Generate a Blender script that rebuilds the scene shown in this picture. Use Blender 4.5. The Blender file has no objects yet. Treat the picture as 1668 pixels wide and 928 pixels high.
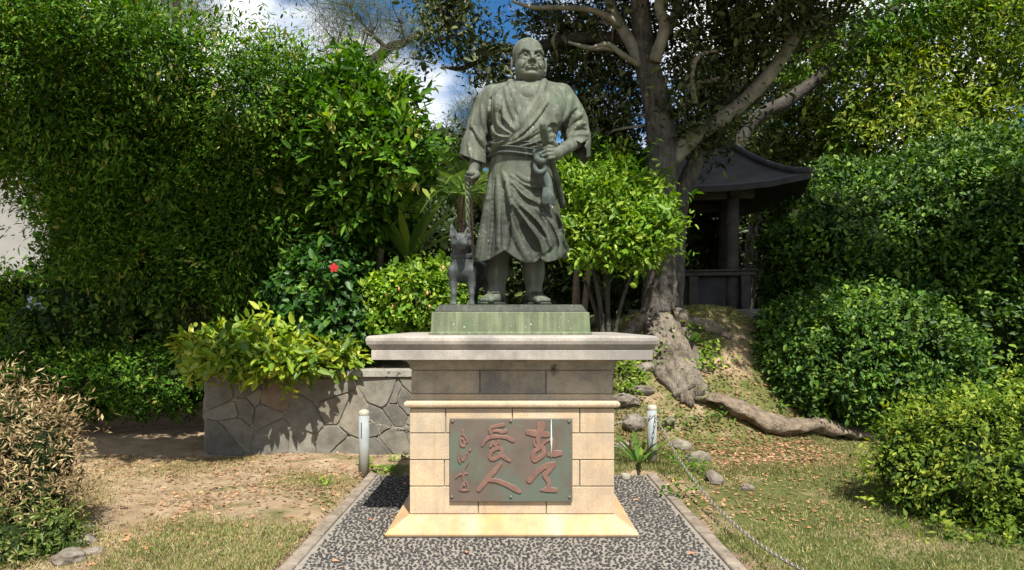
import bpy, math, random
import numpy as np
from mathutils import Vector, Matrix
rng = np.random.default_rng(7); random.seed(7)
R = math.radians
scene = bpy.context.scene
C = scene.collection

# ------------------------------------------------------------------ camera
CAMZ, FPX, CX, HY = 1.6, 1100.0, 834.0, 527.0      # eye height, focal length in photo pixels, principal column, horizon row
cam = bpy.data.cameras.new('camera'); camo = bpy.data.objects.new('camera', cam); C.objects.link(camo)
camo.location = (0, 0, CAMZ); camo.rotation_euler = (R(90), 0, 0)
cam.sensor_width = 36; cam.lens = 36 * FPX / 1668; cam.shift_y = (HY - 464) / 1668
cam.clip_start = 0.05; cam.clip_end = 3000
scene.camera = camo
# ------------------------------------------------------------------ light
SUN = Vector((0.17, -0.69, 1.0)).normalized()      # towards the sun: behind the viewer, a little to the right
elev = math.asin(SUN.z); azi = math.atan2(SUN.x, SUN.y)
w = bpy.data.worlds.new('World'); scene.world = w; w.use_nodes = True
nt = w.node_tree; nt.nodes.clear()
out = nt.nodes.new('ShaderNodeOutputWorld'); bg = nt.nodes.new('ShaderNodeBackground')
sky = nt.nodes.new('ShaderNodeTexSky'); sky.sky_type = 'NISHITA'; sky.sun_disc = False
sky.sun_elevation = elev; sky.sun_rotation = azi; sky.air_density = 1.0; sky.dust_density = 0.4; sky.ozone_density = 2.0
tc = nt.nodes.new('ShaderNodeTexCoord'); mp = nt.nodes.new('ShaderNodeMapping')
mp.inputs['Scale'].default_value = (2.2, 2.2, 3.6); mp.inputs['Location'].default_value = (0.62, 0.1, -0.12)
ns = nt.nodes.new('ShaderNodeTexNoise'); ns.inputs['Scale'].default_value = 1.35; ns.inputs['Detail'].default_value = 9; ns.inputs['Roughness'].default_value = 0.55
cr = nt.nodes.new('ShaderNodeValToRGB'); cr.color_ramp.elements[0].position = 0.43; cr.color_ramp.elements[1].position = 0.56
mx = nt.nodes.new('ShaderNodeMix'); mx.data_type = 'RGBA'
mx.inputs['B'].default_value = (11.5, 11.5, 11.5, 1)
hs = nt.nodes.new('ShaderNodeHueSaturation'); hs.inputs['Saturation'].default_value = 1.35; hs.inputs['Value'].default_value = 1.0
L = nt.links.new
L(tc.outputs['Generated'], mp.inputs['Vector']); L(mp.outputs[0], ns.inputs['Vector']); L(ns.outputs['Fac'], cr.inputs[0])
L(cr.outputs[0], mx.inputs['Factor']); L(sky.outputs[0], hs.inputs['Color']); L(hs.outputs[0], mx.inputs['A']); L(mx.outputs['Result'], bg.inputs['Color'])
L(bg.outputs[0], out.inputs['Surface']); bg.inputs['Strength'].default_value = 0.068
sl = bpy.data.lights.new('sun', 'SUN'); sl.energy = 5.0; sl.angle = R(0.5); sl.color = (1.0, 0.95, 0.86)
so = bpy.data.objects.new('sun', sl); C.objects.link(so); so.rotation_euler = SUN.to_track_quat('Z', 'Y').to_euler(); so.location = (3, -8, 12)
vs = scene.view_settings; vs.view_transform = 'Standard'; vs.look = 'None'; vs.gamma = 1.0; vs.exposure = 0.95; vs.use_curve_mapping = False
scene.render.engine = 'CYCLES'
scene.cycles.max_bounces = 6; scene.cycles.transparent_max_bounces = 4

# ------------------------------------------------------------------ helpers
def W(px, py, Y):                                   # photo pixel + distance -> point
    return np.array([(px - CX) * Y / FPX, Y, CAMZ - (py - HY) * Y / FPX])
def tag(o, label=None, cat=None, group=None, kind=None):
    if label: o['label'] = label
    if cat: o['category'] = cat
    if group: o['group'] = group
    if kind: o['kind'] = kind
    return o
def thing(name, loc, label, cat, group=None):
    o = bpy.data.objects.new(name, None); C.objects.link(o); o.location = [float(v) for v in loc]; o.empty_display_size = 0.1
    return tag(o, label, cat, group)
def wloc(o):
    v = Vector((0, 0, 0))
    while o is not None:
        v += o.location; o = o.parent
    return np.array(v)
def make_mesh(name, V, F, smooth=False):
    """V (n,3), F: array (m,k) or list of polygons"""
    me = bpy.data.meshes.new(name); V = np.asarray(V, dtype=np.float32)
    if isinstance(F, np.ndarray):
        m, k = F.shape
        me.vertices.add(len(V)); me.vertices.foreach_set('co', V.ravel())
        me.loops.add(m * k); me.loops.foreach_set('vertex_index', F.astype(np.int32).ravel())
        me.polygons.add(m); me.polygons.foreach_set('loop_start', np.arange(0, m * k, k, dtype=np.int32))
        me.update(calc_edges=True)
    else:
        me.from_pydata([tuple(map(float, v)) for v in V], [], [tuple(map(int, f)) for f in F]); me.update()
    if smooth: me.polygons.foreach_set('use_smooth', np.ones(len(me.polygons), dtype=bool))
    return me
def obj(name, V, F, mat, parent=None, smooth=False, loc=None):
    """one mesh object; V in world coordinates (stored relative to its parent or to loc)"""
    V = np.asarray(V, dtype=np.float64)
    base = wloc(parent) if parent is not None else (np.array(loc, dtype=float) if loc is not None else np.zeros(3))
    me = make_mesh(name, V - base, F, smooth)
    o = bpy.data.objects.new(name, me); C.objects.link(o)
    if parent is not None: o.parent = parent
    elif loc is not None: o.location = base
    if mat: me.materials.append(mat)
    return o
def inst(name, me, mat4, parent=None):
    """object sharing mesh data, placed by a world matrix"""
    o = bpy.data.objects.new(name, me); C.objects.link(o)
    m = mat4.copy()
    if parent is not None:
        o.parent = parent; m.translation = m.translation - Vector(wloc(parent))
    o.matrix_local = m
    return o
class MB:
    def __init__(s): s.V = []; s.F = []; s.n = 0
    def add(s, V, F):
        V = np.asarray(V, dtype=float); s.V.append(V); s.F += [tuple(int(i) + s.n for i in f) for f in F]; s.n += len(V); return s
    def box(s, lo, hi, bev=0.0):
        V, F = box_vf(lo, hi, bev); return s.add(V, F)
    def tube(s, path, rad, n=8, cap=True, jit=0.0):
        V, F = tube_vf(path, rad, n, cap, jit); return s.add(V, F)
    def lathe(s, prof, c, n=24):
        V, F = lathe_vf(prof, c, n); return s.add(V, F)
    def build(s, name, mat, parent=None, smooth=False, loc=None):
        return obj(name, np.concatenate(s.V), s.F, mat, parent, smooth, loc)
def box_vf(lo, hi, bev=0.0):
    lo = np.array(lo, float); hi = np.array(hi, float)
    if bev <= 0:
        V = [(x, y, z) for x in (lo[0], hi[0]) for y in (lo[1], hi[1]) for z in (lo[2], hi[2])]
        return np.array(V), [(0, 1, 3, 2), (4, 6, 7, 5), (0, 4, 5, 1), (2, 3, 7, 6), (0, 2, 6, 4), (1, 5, 7, 3)]
    import bmesh
    bm = bmesh.new(); bmesh.ops.create_cube(bm, size=1.0)
    for v in bm.verts: v.co = Vector(((lo + hi) / 2 + np.array(v.co) * (hi - lo)))
    bmesh.ops.bevel(bm, geom=bm.edges[:], offset=bev, segments=1, affect='EDGES', profile=0.5)
    bm.verts.index_update()
    V = np.array([v.co[:] for v in bm.verts]); F = [[v.index for v in f.verts] for f in bm.faces]; bm.free()
    return V, F
def smooth_path(P, sub=4):
    P = np.asarray(P, float)
    if len(P) < 3 or sub < 2: return P
    Q = np.vstack([2 * P[0] - P[1], P, 2 * P[-1] - P[-2]]); o = []
    for i in range(1, len(Q) - 2):
        for t in np.linspace(0, 1, sub, endpoint=False):
            a, b, c, d = Q[i - 1], Q[i], Q[i + 1], Q[i + 2]
            o.append(0.5 * (2 * b + (c - a) * t + (2 * a - 5 * b + 4 * c - d) * t * t + (3 * b - a - 3 * c + d) * t ** 3))
    o.append(P[-1]); return np.array(o)
def tube_vf(path, rad, n=8, cap=True, jit=0.0):
    P = np.asarray(path, float); m = len(P)
    rad = np.full(m, rad, float) if np.isscalar(rad) else np.interp(np.linspace(0, 1, m), np.linspace(0, 1, len(rad)), rad)
    T = np.gradient(P, axis=0); T /= np.linalg.norm(T, axis=1)[:, None] + 1e-9
    u = np.cross(T[0], [0, 0, 1.0]);
    if np.linalg.norm(u) < 0.1: u = np.cross(T[0], [1.0, 0, 0])
    u /= np.linalg.norm(u); V = []
    ang = np.linspace(0, 2 * np.pi, n, endpoint=False)
    for i in range(m):
        u = u - T[i] * np.dot(u, T[i]); u /= np.linalg.norm(u) + 1e-9; v = np.cross(T[i], u)
        r = rad[i] * (1 + jit * (rng.random(n) - 0.5)) if jit else np.full(n, rad[i])
        V.append(P[i] + (np.cos(ang) * r)[:, None] * u + (np.sin(ang) * r)[:, None] * v)
    V = np.concatenate(V); F = []
    for i in range(m - 1):
        for j in range(n):
            k = (j + 1) % n; F.append((i * n + j, i * n + k, (i + 1) * n + k, (i + 1) * n + j))
    if cap: F.append(tuple(range(n))[::-1]); F.append(tuple((m - 1) * n + j for j in range(n)))
    return V, F
def lathe_vf(prof, c, n=24):
    V = []; F = []; m = len(prof); ang = np.linspace(0, 2 * np.pi, n, endpoint=False)
    for r, z in prof:
        for a in ang: V.append((c[0] + r * math.cos(a), c[1] + r * math.sin(a), c[2] + z))
    for i in range(m - 1):
        for j in range(n):
            k = (j + 1) % n; F.append((i * n + j, i * n + k, (i + 1) * n + k, (i + 1) * n + j))
    F.append(tuple(range(n))[::-1]); F.append(tuple((m - 1) * n + j for j in range(n)))
    return np.array(V), F
class SN:
    """cheap smooth 3-D noise: a sum of random sines"""
    def __init__(s, scale, seed, k=10):
        g = np.random.default_rng(seed); d = g.normal(size=(k, 3)); d /= np.linalg.norm(d, axis=1)[:, None]
        s.d = d * (g.uniform(0.6, 1.7, k) * scale)[:, None]; s.p = g.uniform(0, 6.28, k); s.k = k
    def __call__(s, P): return np.sin(np.asarray(P) @ s.d.T + s.p).sum(-1) / math.sqrt(s.k)

# ---- materials
def new_mat(name):
    m = bpy.data.materials.new(name); m.use_nodes = True; t = m.node_tree; b = t.nodes['Principled BSDF']; return m, t, b
def N(t, typ, **kw):
    n = t.nodes.new(typ)
    for k, v in kw.items():
        if k in n.inputs: n.inputs[k].default_value = v
        else: setattr(n, k, v)
    return n
def ramp(t, src, stops):
    r = t.nodes.new('ShaderNodeValToRGB'); e = r.color_ramp.elements
    while len(e) < len(stops): e.new(0.5)
    for i, (p, c) in enumerate(stops):
        e[i].position = p; e[i].color = (c[0], c[1], c[2], 1) if not np.isscalar(c) else (c, c, c, 1)
    t.links.new(src, r.inputs[0]); return r.outputs[0]
def noise(t, scale, detail=6, rough=0.6, vec=None, dim='3D'):
    n = N(t, 'ShaderNodeTexNoise'); n.inputs['Scale'].default_value = scale; n.inputs['Detail'].default_value = detail; n.inputs['Roughness'].default_value = rough
    t.links.new(vec if vec is not None else texco(t), n.inputs['Vector']); return n.outputs['Fac']
def texco(t):
    for n in t.nodes:
        if n.type == 'NEW_GEOMETRY': return n.outputs['Position']
    return t.nodes.new('ShaderNodeNewGeometry').outputs['Position']
def mixc(t, f, a, b, mode='MIX'):
    m = t.nodes.new('ShaderNodeMix'); m.data_type = 'RGBA'; m.blend_type = mode
    for s, v in (('Factor', f), ('A', a), ('B', b)):
        i = m.inputs[s]
        if hasattr(v, 'links'): t.links.new(v, i)
        elif np.isscalar(v): i.default_value = v
        else: i.default_value = (v[0], v[1], v[2], 1)
    return m.outputs['Result']
def bump(t, b, h, strength=0.3, dist=0.01):
    n = N(t, 'ShaderNodeBump'); n.inputs['Strength'].default_value = strength; n.inputs['Distance'].default_value = dist
    t.links.new(h, n.inputs['Height']); t.links.new(n.outputs[0], b.inputs['Normal'])
def mathn(t, op, a, b=None):
    m = t.nodes.new('ShaderNodeMath'); m.operation = op
    for i, v in enumerate((a, b)):
        if v is None: continue
        if np.isscalar(v): m.inputs[i].default_value = v
        else: t.links.new(v, m.inputs[i])
    return m.outputs[0]
def mat_simple(name, c1, c2, scale=8, rough=0.8, bumps=0.3, bscale=60, bdist=0.004, metal=0.0, spots=None, spec=0.3):
    m, t, b = new_mat(name)
    c = ramp(t, noise(t, scale), [(0.3, c1), (0.7, c2)])
    if spots: c = mixc(t, ramp(t, noise(t, spots[1], 4), [(spots[2], 0.0), (spots[2] + 0.04, 1.0)]), c, spots[0])
    t.links.new(c, b.inputs['Base Color']); b.inputs['Roughness'].default_value = rough; b.inputs['Metallic'].default_value = metal
    b.inputs['Specular IOR Level'].default_value = spec
    if bumps: bump(t, b, noise(t, bscale, 5), bumps, bdist)
    return m
def mat_leaf(name, stops, trans=0.3, rough=0.45, spec=0.35):
    m, t, b = new_mat(name)
    a = N(t, 'ShaderNodeAttribute', attribute_name='rnd')
    c = ramp(t, a.outputs['Fac'], stops)
    big = noise(t, 1.3, 2)
    c = mixc(t, 1.0, c, ramp(t, big, [(0.3, 0.75), (0.7, 1.2)]), 'MULTIPLY')
    t.links.new(c, b.inputs['Base Color']); b.inputs['Roughness'].default_value = rough; b.inputs['Specular IOR Level'].default_value = spec
    tr = t.nodes.new('ShaderNodeBsdfTranslucent'); hsv = t.nodes.new('ShaderNodeHueSaturation'); hsv.inputs['Saturation'].default_value = 1.15; hsv.inputs['Value'].default_value = 1.3
    t.links.new(c, hsv.inputs['Color']); t.links.new(hsv.outputs[0], tr.inputs['Color'])
    ms = t.nodes.new('ShaderNodeMixShader'); ms.inputs[0].default_value = trans
    t.links.new(b.outputs[0], ms.inputs[1]); t.links.new(tr.outputs[0], ms.inputs[2]); t.links.new(ms.outputs[0], t.nodes['Material Output'].inputs['Surface'])
    return m
M = {}
M['leaf_mid'] = mat_leaf('leaf_mid', [(0.0, (0.018, 0.052, 0.005)), (0.5, (0.062, 0.15, 0.012)), (0.94, (0.16, 0.28, 0.03)), (1.0, (0.26, 0.27, 0.06))], 0.32, 0.6, 0.12)
M['leaf_olive'] = mat_leaf('leaf_olive', [(0.0, (0.025, 0.05, 0.008)), (0.5, (0.08, 0.125, 0.02)), (0.92, (0.2, 0.23, 0.05)), (1.0, (0.32, 0.27, 0.13))], 0.3, 0.5, 0.25)
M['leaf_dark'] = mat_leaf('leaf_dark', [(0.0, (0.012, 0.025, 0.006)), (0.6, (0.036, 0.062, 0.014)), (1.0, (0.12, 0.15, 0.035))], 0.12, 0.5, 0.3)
M['leaf_canopy'] = mat_leaf('leaf_canopy', [(0.0, (0.015, 0.025, 0.008)), (0.55, (0.05, 0.07, 0.02)), (1.0, (0.16, 0.175, 0.065))], 0.2, 0.5, 0.25)
M['leaf_bright'] = mat_leaf('leaf_bright', [(0.0, (0.055, 0.13, 0.008)), (0.55, (0.14, 0.26, 0.018)), (1.0, (0.32, 0.42, 0.05))], 0.35, 0.45, 0.25)
M['leaf_clip'] = mat_leaf('leaf_clip', [(0.0, (0.012, 0.036, 0.005)), (0.55, (0.05, 0.12, 0.012)), (1.0, (0.16, 0.25, 0.03))], 0.22, 0.5, 0.25)
M['leaf_yellow'] = mat_leaf('leaf_yellow', [(0.0, (0.07, 0.14, 0.014)), (0.6, (0.22, 0.32, 0.028)), (1.0, (0.42, 0.43, 0.055))], 0.35)
M['leaf_lime'] = mat_leaf('leaf_lime', [(0.0, (0.04, 0.085, 0.009)), (0.55, (0.135, 0.21, 0.02)), (1.0, (0.34, 0.38, 0.055))], 0.3, 0.6, 0.15)
M['leaf_hibiscus'] = mat_leaf('leaf_hibiscus', [(0.0, (0.014, 0.05, 0.007)), (0.7, (0.04, 0.115, 0.014)), (1.0, (0.12, 0.22, 0.025))], 0.25, 0.45, 0.3)
M['needle'] = mat_leaf('needle', [(0.0, (0.06, 0.075, 0.035)), (0.6, (0.11, 0.13, 0.065)), (1.0, (0.18, 0.19, 0.11))], 0.2, 0.6, 0.1)
M['dry'] = mat_leaf('dry', [(0.0, (0.13, 0.09, 0.045)), (0.6, (0.27, 0.2, 0.1)), (1.0, (0.42, 0.34, 0.19))], 0.15, 0.7, 0.1)
M['cycad'] = mat_leaf('cycad', [(0.0, (0.03, 0.08, 0.012)), (0.7, (0.06, 0.13, 0.02)), (1.0, (0.3, 0.3, 0.04))], 0.2)
M['grass'] = mat_leaf('grass', [(0.0, (0.07, 0.11, 0.025)), (0.5, (0.14, 0.17, 0.045)), (0.8, (0.26, 0.23, 0.09)), (1.0, (0.38, 0.31, 0.16))], 0.2, 0.6, 0.2)
M['dry_grass'] = mat_leaf('dry_grass', [(0.0, (0.12, 0.13, 0.04)), (0.4, (0.24, 0.21, 0.08)), (0.8, (0.34, 0.27, 0.13)), (1.0, (0.42, 0.34, 0.19))], 0.15, 0.7, 0.15)
M['litter'] = mat_leaf('litter', [(0.0, (0.12, 0.07, 0.04)), (0.5, (0.3, 0.17, 0.09)), (0.85, (0.42, 0.28, 0.17)), (1.0, (0.5, 0.2, 0.1))], 0.1, 0.7, 0.1)
def mat_bark(name, c1, c2):
    m, t, b = new_mat(name); mpn = N(t, 'ShaderNodeMapping'); mpn.inputs['Scale'].default_value = (26, 26, 5); t.links.new(texco(t), mpn.inputs['Vector'])
    fis = noise(t, 1.0, 7, 0.65, mpn.outputs[0]); c = ramp(t, noise(t, 4.5, 6), [(0.3, c1), (0.7, c2)])
    c = mixc(t, 1.0, c, ramp(t, fis, [(0.3, 0.45), (0.6, 1.15)]), 'MULTIPLY')
    c = mixc(t, ramp(t, noise(t, 7, 4), [(0.62, 0.0), (0.7, 0.6)]), c, tuple(1.7 * v for v in c2))     # pale lichen patches
    t.links.new(c, b.inputs['Base Color']); b.inputs['Roughness'].default_value = 0.95; b.inputs['Specular IOR Level'].default_value = 0.15
    bump(t, b, mathn(t, 'ADD', fis, mathn(t, 'MULTIPLY', noise(t, 16, 5), 0.6)), 1.0, 0.05); return m
M['bark'] = mat_bark('bark', (0.045, 0.04, 0.034), (0.13, 0.116, 0.1))
M['bark_pale'] = mat_simple('bark_pale', (0.1, 0.09, 0.07), (0.25, 0.225, 0.18), 6, 0.85, 0.6, 30, 0.012)
M['bark_dark'] = mat_simple('bark_dark', (0.022, 0.02, 0.017), (0.07, 0.062, 0.052), 5, 0.95, 0.9, 22, 0.03)
M['twig'] = mat_simple('twig', (0.14, 0.1, 0.07), (0.26, 0.2, 0.14), 12, 0.9, 0.4, 60, 0.005)
M['rock'] = mat_simple('rock', (0.08, 0.066, 0.05), (0.24, 0.21, 0.17), 9, 0.9, 0.8, 25, 0.02)
M['root'] = mat_bark('root', (0.09, 0.074, 0.056), (0.25, 0.212, 0.165))

# ------------------------------------------------------------------ terrain
def sms(t): t = np.clip(t, 0, 1); return t * t * (3 - 2 * t)
hn1 = SN(1.6, 3); hn2 = SN(6.0, 4)
def H(x, y):
    x = np.asarray(x, float); y = np.asarray(y, float)
    st = np.interp(x, [-0.2, 0.7, 1.5, 3, 4, 5.2, 8, 14], [8.3, 8.2, 8.15, 8.5, 8.9, 9.5, 10.5, 12])
    A = np.interp(x, [-0.2, 0.7, 2, 3.5, 5, 8, 14], [1.0, 1.2, 1.8, 1.85, 1.3, 1.0, 0.8])
    right = A * sms((y - st) / 2.1)
    left = np.where(y > 8.38, 1.0, 0.0) + 0.5 * sms((y - 8.4) / 4)
    far = 1.3 * sms((y - 10.3) / 2.5)
    z = np.where(x > 0.6, right, np.where(x > -3.70, left, far))
    P = np.stack([x, y, np.zeros_like(x)], -1)
    z = z + (0.035 * hn1(P) + 0.012 * hn2(P)) * np.clip((np.abs(x) - 1.5) / 0.6, 0, 1) * np.clip(1.4 - 0.02 * np.hypot(x, y), 0, 1)
    z = np.where((np.abs(x) < 1.56) & (y < 7.3), -0.05, z)
    return z
def ground_at(px, py):
    d = np.array([(px - CX) / FPX, 1.0, -(py - HY) / FPX])
    Y = np.arange(2.5, 30, 0.01); z = CAMZ + d[2] * Y; h = H(d[0] * Y, Y)
    i = int(np.argmax(z <= h)) if (z <= h).any() else int(np.argmin(np.abs(Y - 10.3)))
    return np.array([d[0] * Y[i], Y[i], h[i]])
gx = np.unique(np.concatenate([np.linspace(-90, -8, 24), np.arange(-8, 9.01, 0.07), np.linspace(9, 90, 24), [-3.71, -3.69]]))
gy = np.unique(np.concatenate([np.linspace(-25, 2, 10), np.arange(2, 14.01, 0.07), np.linspace(14, 160, 30), [8.37, 8.39]]))
GX, GY = np.meshgrid(gx, gy, indexing='ij'); GZ = H(GX, GY)
nx, ny = GX.shape; idx = np.arange(nx * ny).reshape(nx, ny)
F = np.stack([idx[:-1, :-1], idx[1:, :-1], idx[1:, 1:], idx[:-1, 1:]], -1).reshape(-1, 4)
m, t, b = new_mat('ground_soil')
pos = texco(t); sep = N(t, 'ShaderNodeSeparateXYZ'); t.links.new(pos, sep.inputs[0])
soil = ramp(t, noise(t, 3.5, 8, 0.65), [(0.25, (0.16, 0.105, 0.065)), (0.5, (0.32, 0.235, 0.15)), (0.75, (0.45, 0.35, 0.24))])
grs = ramp(t, noise(t, 14, 6, 0.7), [(0.3, (0.06, 0.08, 0.02)), (0.6, (0.13, 0.135, 0.045)), (0.8, (0.23, 0.195, 0.09))])
side = mathn(t, 'MULTIPLY', sep.outputs['X'], 0.035)
f = ramp(t, mathn(t, 'ADD', noise(t, 1.1, 5, 0.6), side), [(0.46, 0.0), (0.58, 1.0)])
t.links.new(mixc(t, f, soil, grs), b.inputs['Base Color']); b.inputs['Roughness'].default_value = 0.95; b.inputs['Specular IOR Level'].default_value = 0.1
bump(t, b, noise(t, 30, 8, 0.75), 0.9, 0.03)
ground = tag(obj('ground', np.stack([GX, GY, GZ], -1).reshape(-1, 3), F, m, smooth=True), 'brown lawn soil rising to a planted bank', kind='structure')

# ------------------------------------------------------------------ leaves
def leaf_vf(pos, ax, nr, ln, wd, fold=0.18, mid=0.42, hexa=False):
    ax = ax / (np.linalg.norm(ax, axis=1)[:, None] + 1e-9)
    sd = np.cross(ax, nr); sd /= np.linalg.norm(sd, axis=1)[:, None] + 1e-9
    nn = np.cross(sd, ax)
    ln = ln[:, None]; wd = wd[:, None]
    m_ = pos + ax * ln * mid + nn * wd * fold
    if hexa:                                        # rounder outline for leaves large enough to show it
        a_ = pos + ax * ln * 0.25 + nn * wd * fold * 0.8; b_ = pos + ax * ln * 0.66 + nn * wd * fold * 0.8
        V = np.stack([pos, a_ - sd * wd * 0.46, b_ - sd * wd * 0.42, pos + ax * ln - nn * wd * 0.12, b_ + sd * wd * 0.42, a_ + sd * wd * 0.46], 1).reshape(-1, 3)
        i = np.arange(len(pos))[:, None] * 6
        return V, np.stack([i + [0, 1, 2, 3], i + [0, 3, 4, 5]], 1).reshape(-1, 4)
    V = np.stack([pos, m_ - sd * wd * 0.5, pos + ax * ln, m_ + sd * wd * 0.5], 1).reshape(-1, 3)
    i = np.arange(len(pos))[:, None] * 4
    Fa = np.stack([i + [0, 1, 2], i + [0, 2, 3]], 1).reshape(-1, 3)
    return V, Fa
def leaf_obj(name, pos, ax, nr, ln, wd, mat, parent, rnd=None, fold=0.18, kind=None, mid=0.42, hexa=False):
    V, Fa = leaf_vf(pos, ax, nr, ln, wd, fold, mid, hexa)
    o = obj(name, V, Fa, mat, parent)
    if rnd is None: rnd = rng.random(len(pos))
    a = o.data.attributes.new('rnd', 'FLOAT', 'FACE'); a.data.foreach_set('value', np.repeat(rnd, 2).astype(np.float32))
    if kind: o['kind'] = kind
    return o
def unit(n):
    v = rng.normal(size=(n, 3)); return v / np.linalg.norm(v, axis=1)[:, None]
def crown(name, ells, n, size, mat, parent, per=14, spread=0.12, shell=0.5, asp=0.45, droop=0.1, upb=0.7, lump=0.16, frontonly=False, rmin=0.0, lscale=1.0, flat=0.0, align=0.6, shoots=0.05):
    """clumped foliage: ells = [(cx,cy,cz,rx,ry,rz)], n leaves in all"""
    E = np.array(ells, float); wgt = (E[:, 3] * E[:, 5] + E[:, 3] * E[:, 4] + E[:, 4] * E[:, 5]); wgt /= wgt.sum()
    k = max(1, n // per); ei = rng.choice(len(E), k, p=wgt); u = unit(k)
    if frontonly:                                   # most leaves where light and eyes reach
        bad = (u[:, 1] > 0.55); u[bad, 1] *= -1
    lo = SN(2.2 / max(0.3, E[:, 3].mean()) , rng.integers(1 << 30), 12)
    rr = shell + (1 - shell) * rng.random(k) ** 0.45
    rr *= 1 + lump * lo(u * 2.0 + E[ei, :3])
    c = E[ei, :3] + u * E[ei, 3:] * rr[:, None]
    og = u / E[ei, 3:]; og /= np.linalg.norm(og, axis=1)[:, None]
    tw = og * 0.8 + unit(k) * 0.7 + np.array([0, 0, 0.15]); tw /= np.linalg.norm(tw, axis=1)[:, None]
    sh = rng.random(k) < shoots; c = c + og * (sh * rng.uniform(0.4, 1.6, k) * spread * 1.5)[:, None]      # stray shoots
    tone = rng.normal(0, 0.24, k)
    i = np.repeat(np.arange(k), per); m_ = len(i)
    tt = rng.random(m_) * 2 - 1
    pos = c[i] + tw[i] * (tt * spread)[:, None] + rng.normal(0, spread * 0.42, (m_, 3)) * lscale
    ax = tw[i] * align + unit(m_) * (1.5 - align) - np.array([0, 0, droop])
    nr = og[i] * 0.55 + np.array([0, -0.15, upb]) + unit(m_) * 0.55
    ln = size * np.clip(rng.lognormal(-0.08, 0.34, m_), 0.4, 1.7); wd = ln * asp * rng.uniform(0.8, 1.2, m_)
    rnd = np.clip(rng.beta(2, 2.4, m_) + tone[i], 0, 1)
    return leaf_obj(name, pos, ax, nr, ln, wd, mat, parent, rnd, hexa=size >= 0.07 and asp > 0.3)
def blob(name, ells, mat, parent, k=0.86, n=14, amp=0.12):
    """added dark filler blobs: stop see-through and stand in for inner shade"""
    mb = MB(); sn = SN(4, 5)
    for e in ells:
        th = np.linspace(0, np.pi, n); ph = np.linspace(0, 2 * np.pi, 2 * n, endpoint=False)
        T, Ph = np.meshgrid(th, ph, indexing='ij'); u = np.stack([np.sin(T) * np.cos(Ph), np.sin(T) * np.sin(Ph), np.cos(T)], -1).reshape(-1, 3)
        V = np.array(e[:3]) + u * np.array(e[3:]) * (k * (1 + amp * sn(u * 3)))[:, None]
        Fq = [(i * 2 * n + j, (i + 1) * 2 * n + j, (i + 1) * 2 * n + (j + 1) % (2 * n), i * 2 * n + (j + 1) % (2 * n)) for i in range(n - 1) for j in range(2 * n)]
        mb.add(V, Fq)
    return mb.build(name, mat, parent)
def trunk(name, P, rad, mat, parent, n=10, sub=5, jit=0.12):
    mb = MB(); mb.tube(smooth_path(P, sub), rad, n, True, jit); return mb.build(name, mat, parent, True)
def branches(name, start_pts, ells, mat, parent, r0=0.05, per=4, twigs=True):
    mb = MB(); sp = np.asarray(start_pts, float)
    for e in ells:
        c = np.array(e[:3]); r = np.array(e[3:])
        s = sp[np.argmin(np.linalg.norm(sp - c, axis=1))]
        mid = (s + c) / 2 + rng.normal(0, 0.1, 3) * np.linalg.norm(c - s)
        mb.tube(smooth_path([s, mid, c], 4), [r0, r0 * 0.6, r0 * 0.35], 6)
        for _ in range(per):
            q = c + unit(1)[0] * r * rng.uniform(0.6, 0.95)
            a = mid + (c - mid) * rng.random(); mm = (a + q) / 2 + rng.normal(0, 0.08, 3) * r.mean()
            mb.tube(smooth_path([a, mm, q], 3), [r0 * 0.4, r0 * 0.22, r0 * 0.08], 5)
    return mb.build(name, mat, parent, True)
def E(px, py, Y, rx, rz, ry=None):                 # ellipsoid from photo pixels: centre, half sizes in pixels
    p = W(px, py, Y); s = Y / FPX
    return (p[0], p[1], p[2], rx * s, (ry if ry is not None else (rx + rz) / 2 * s), rz * s)
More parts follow.
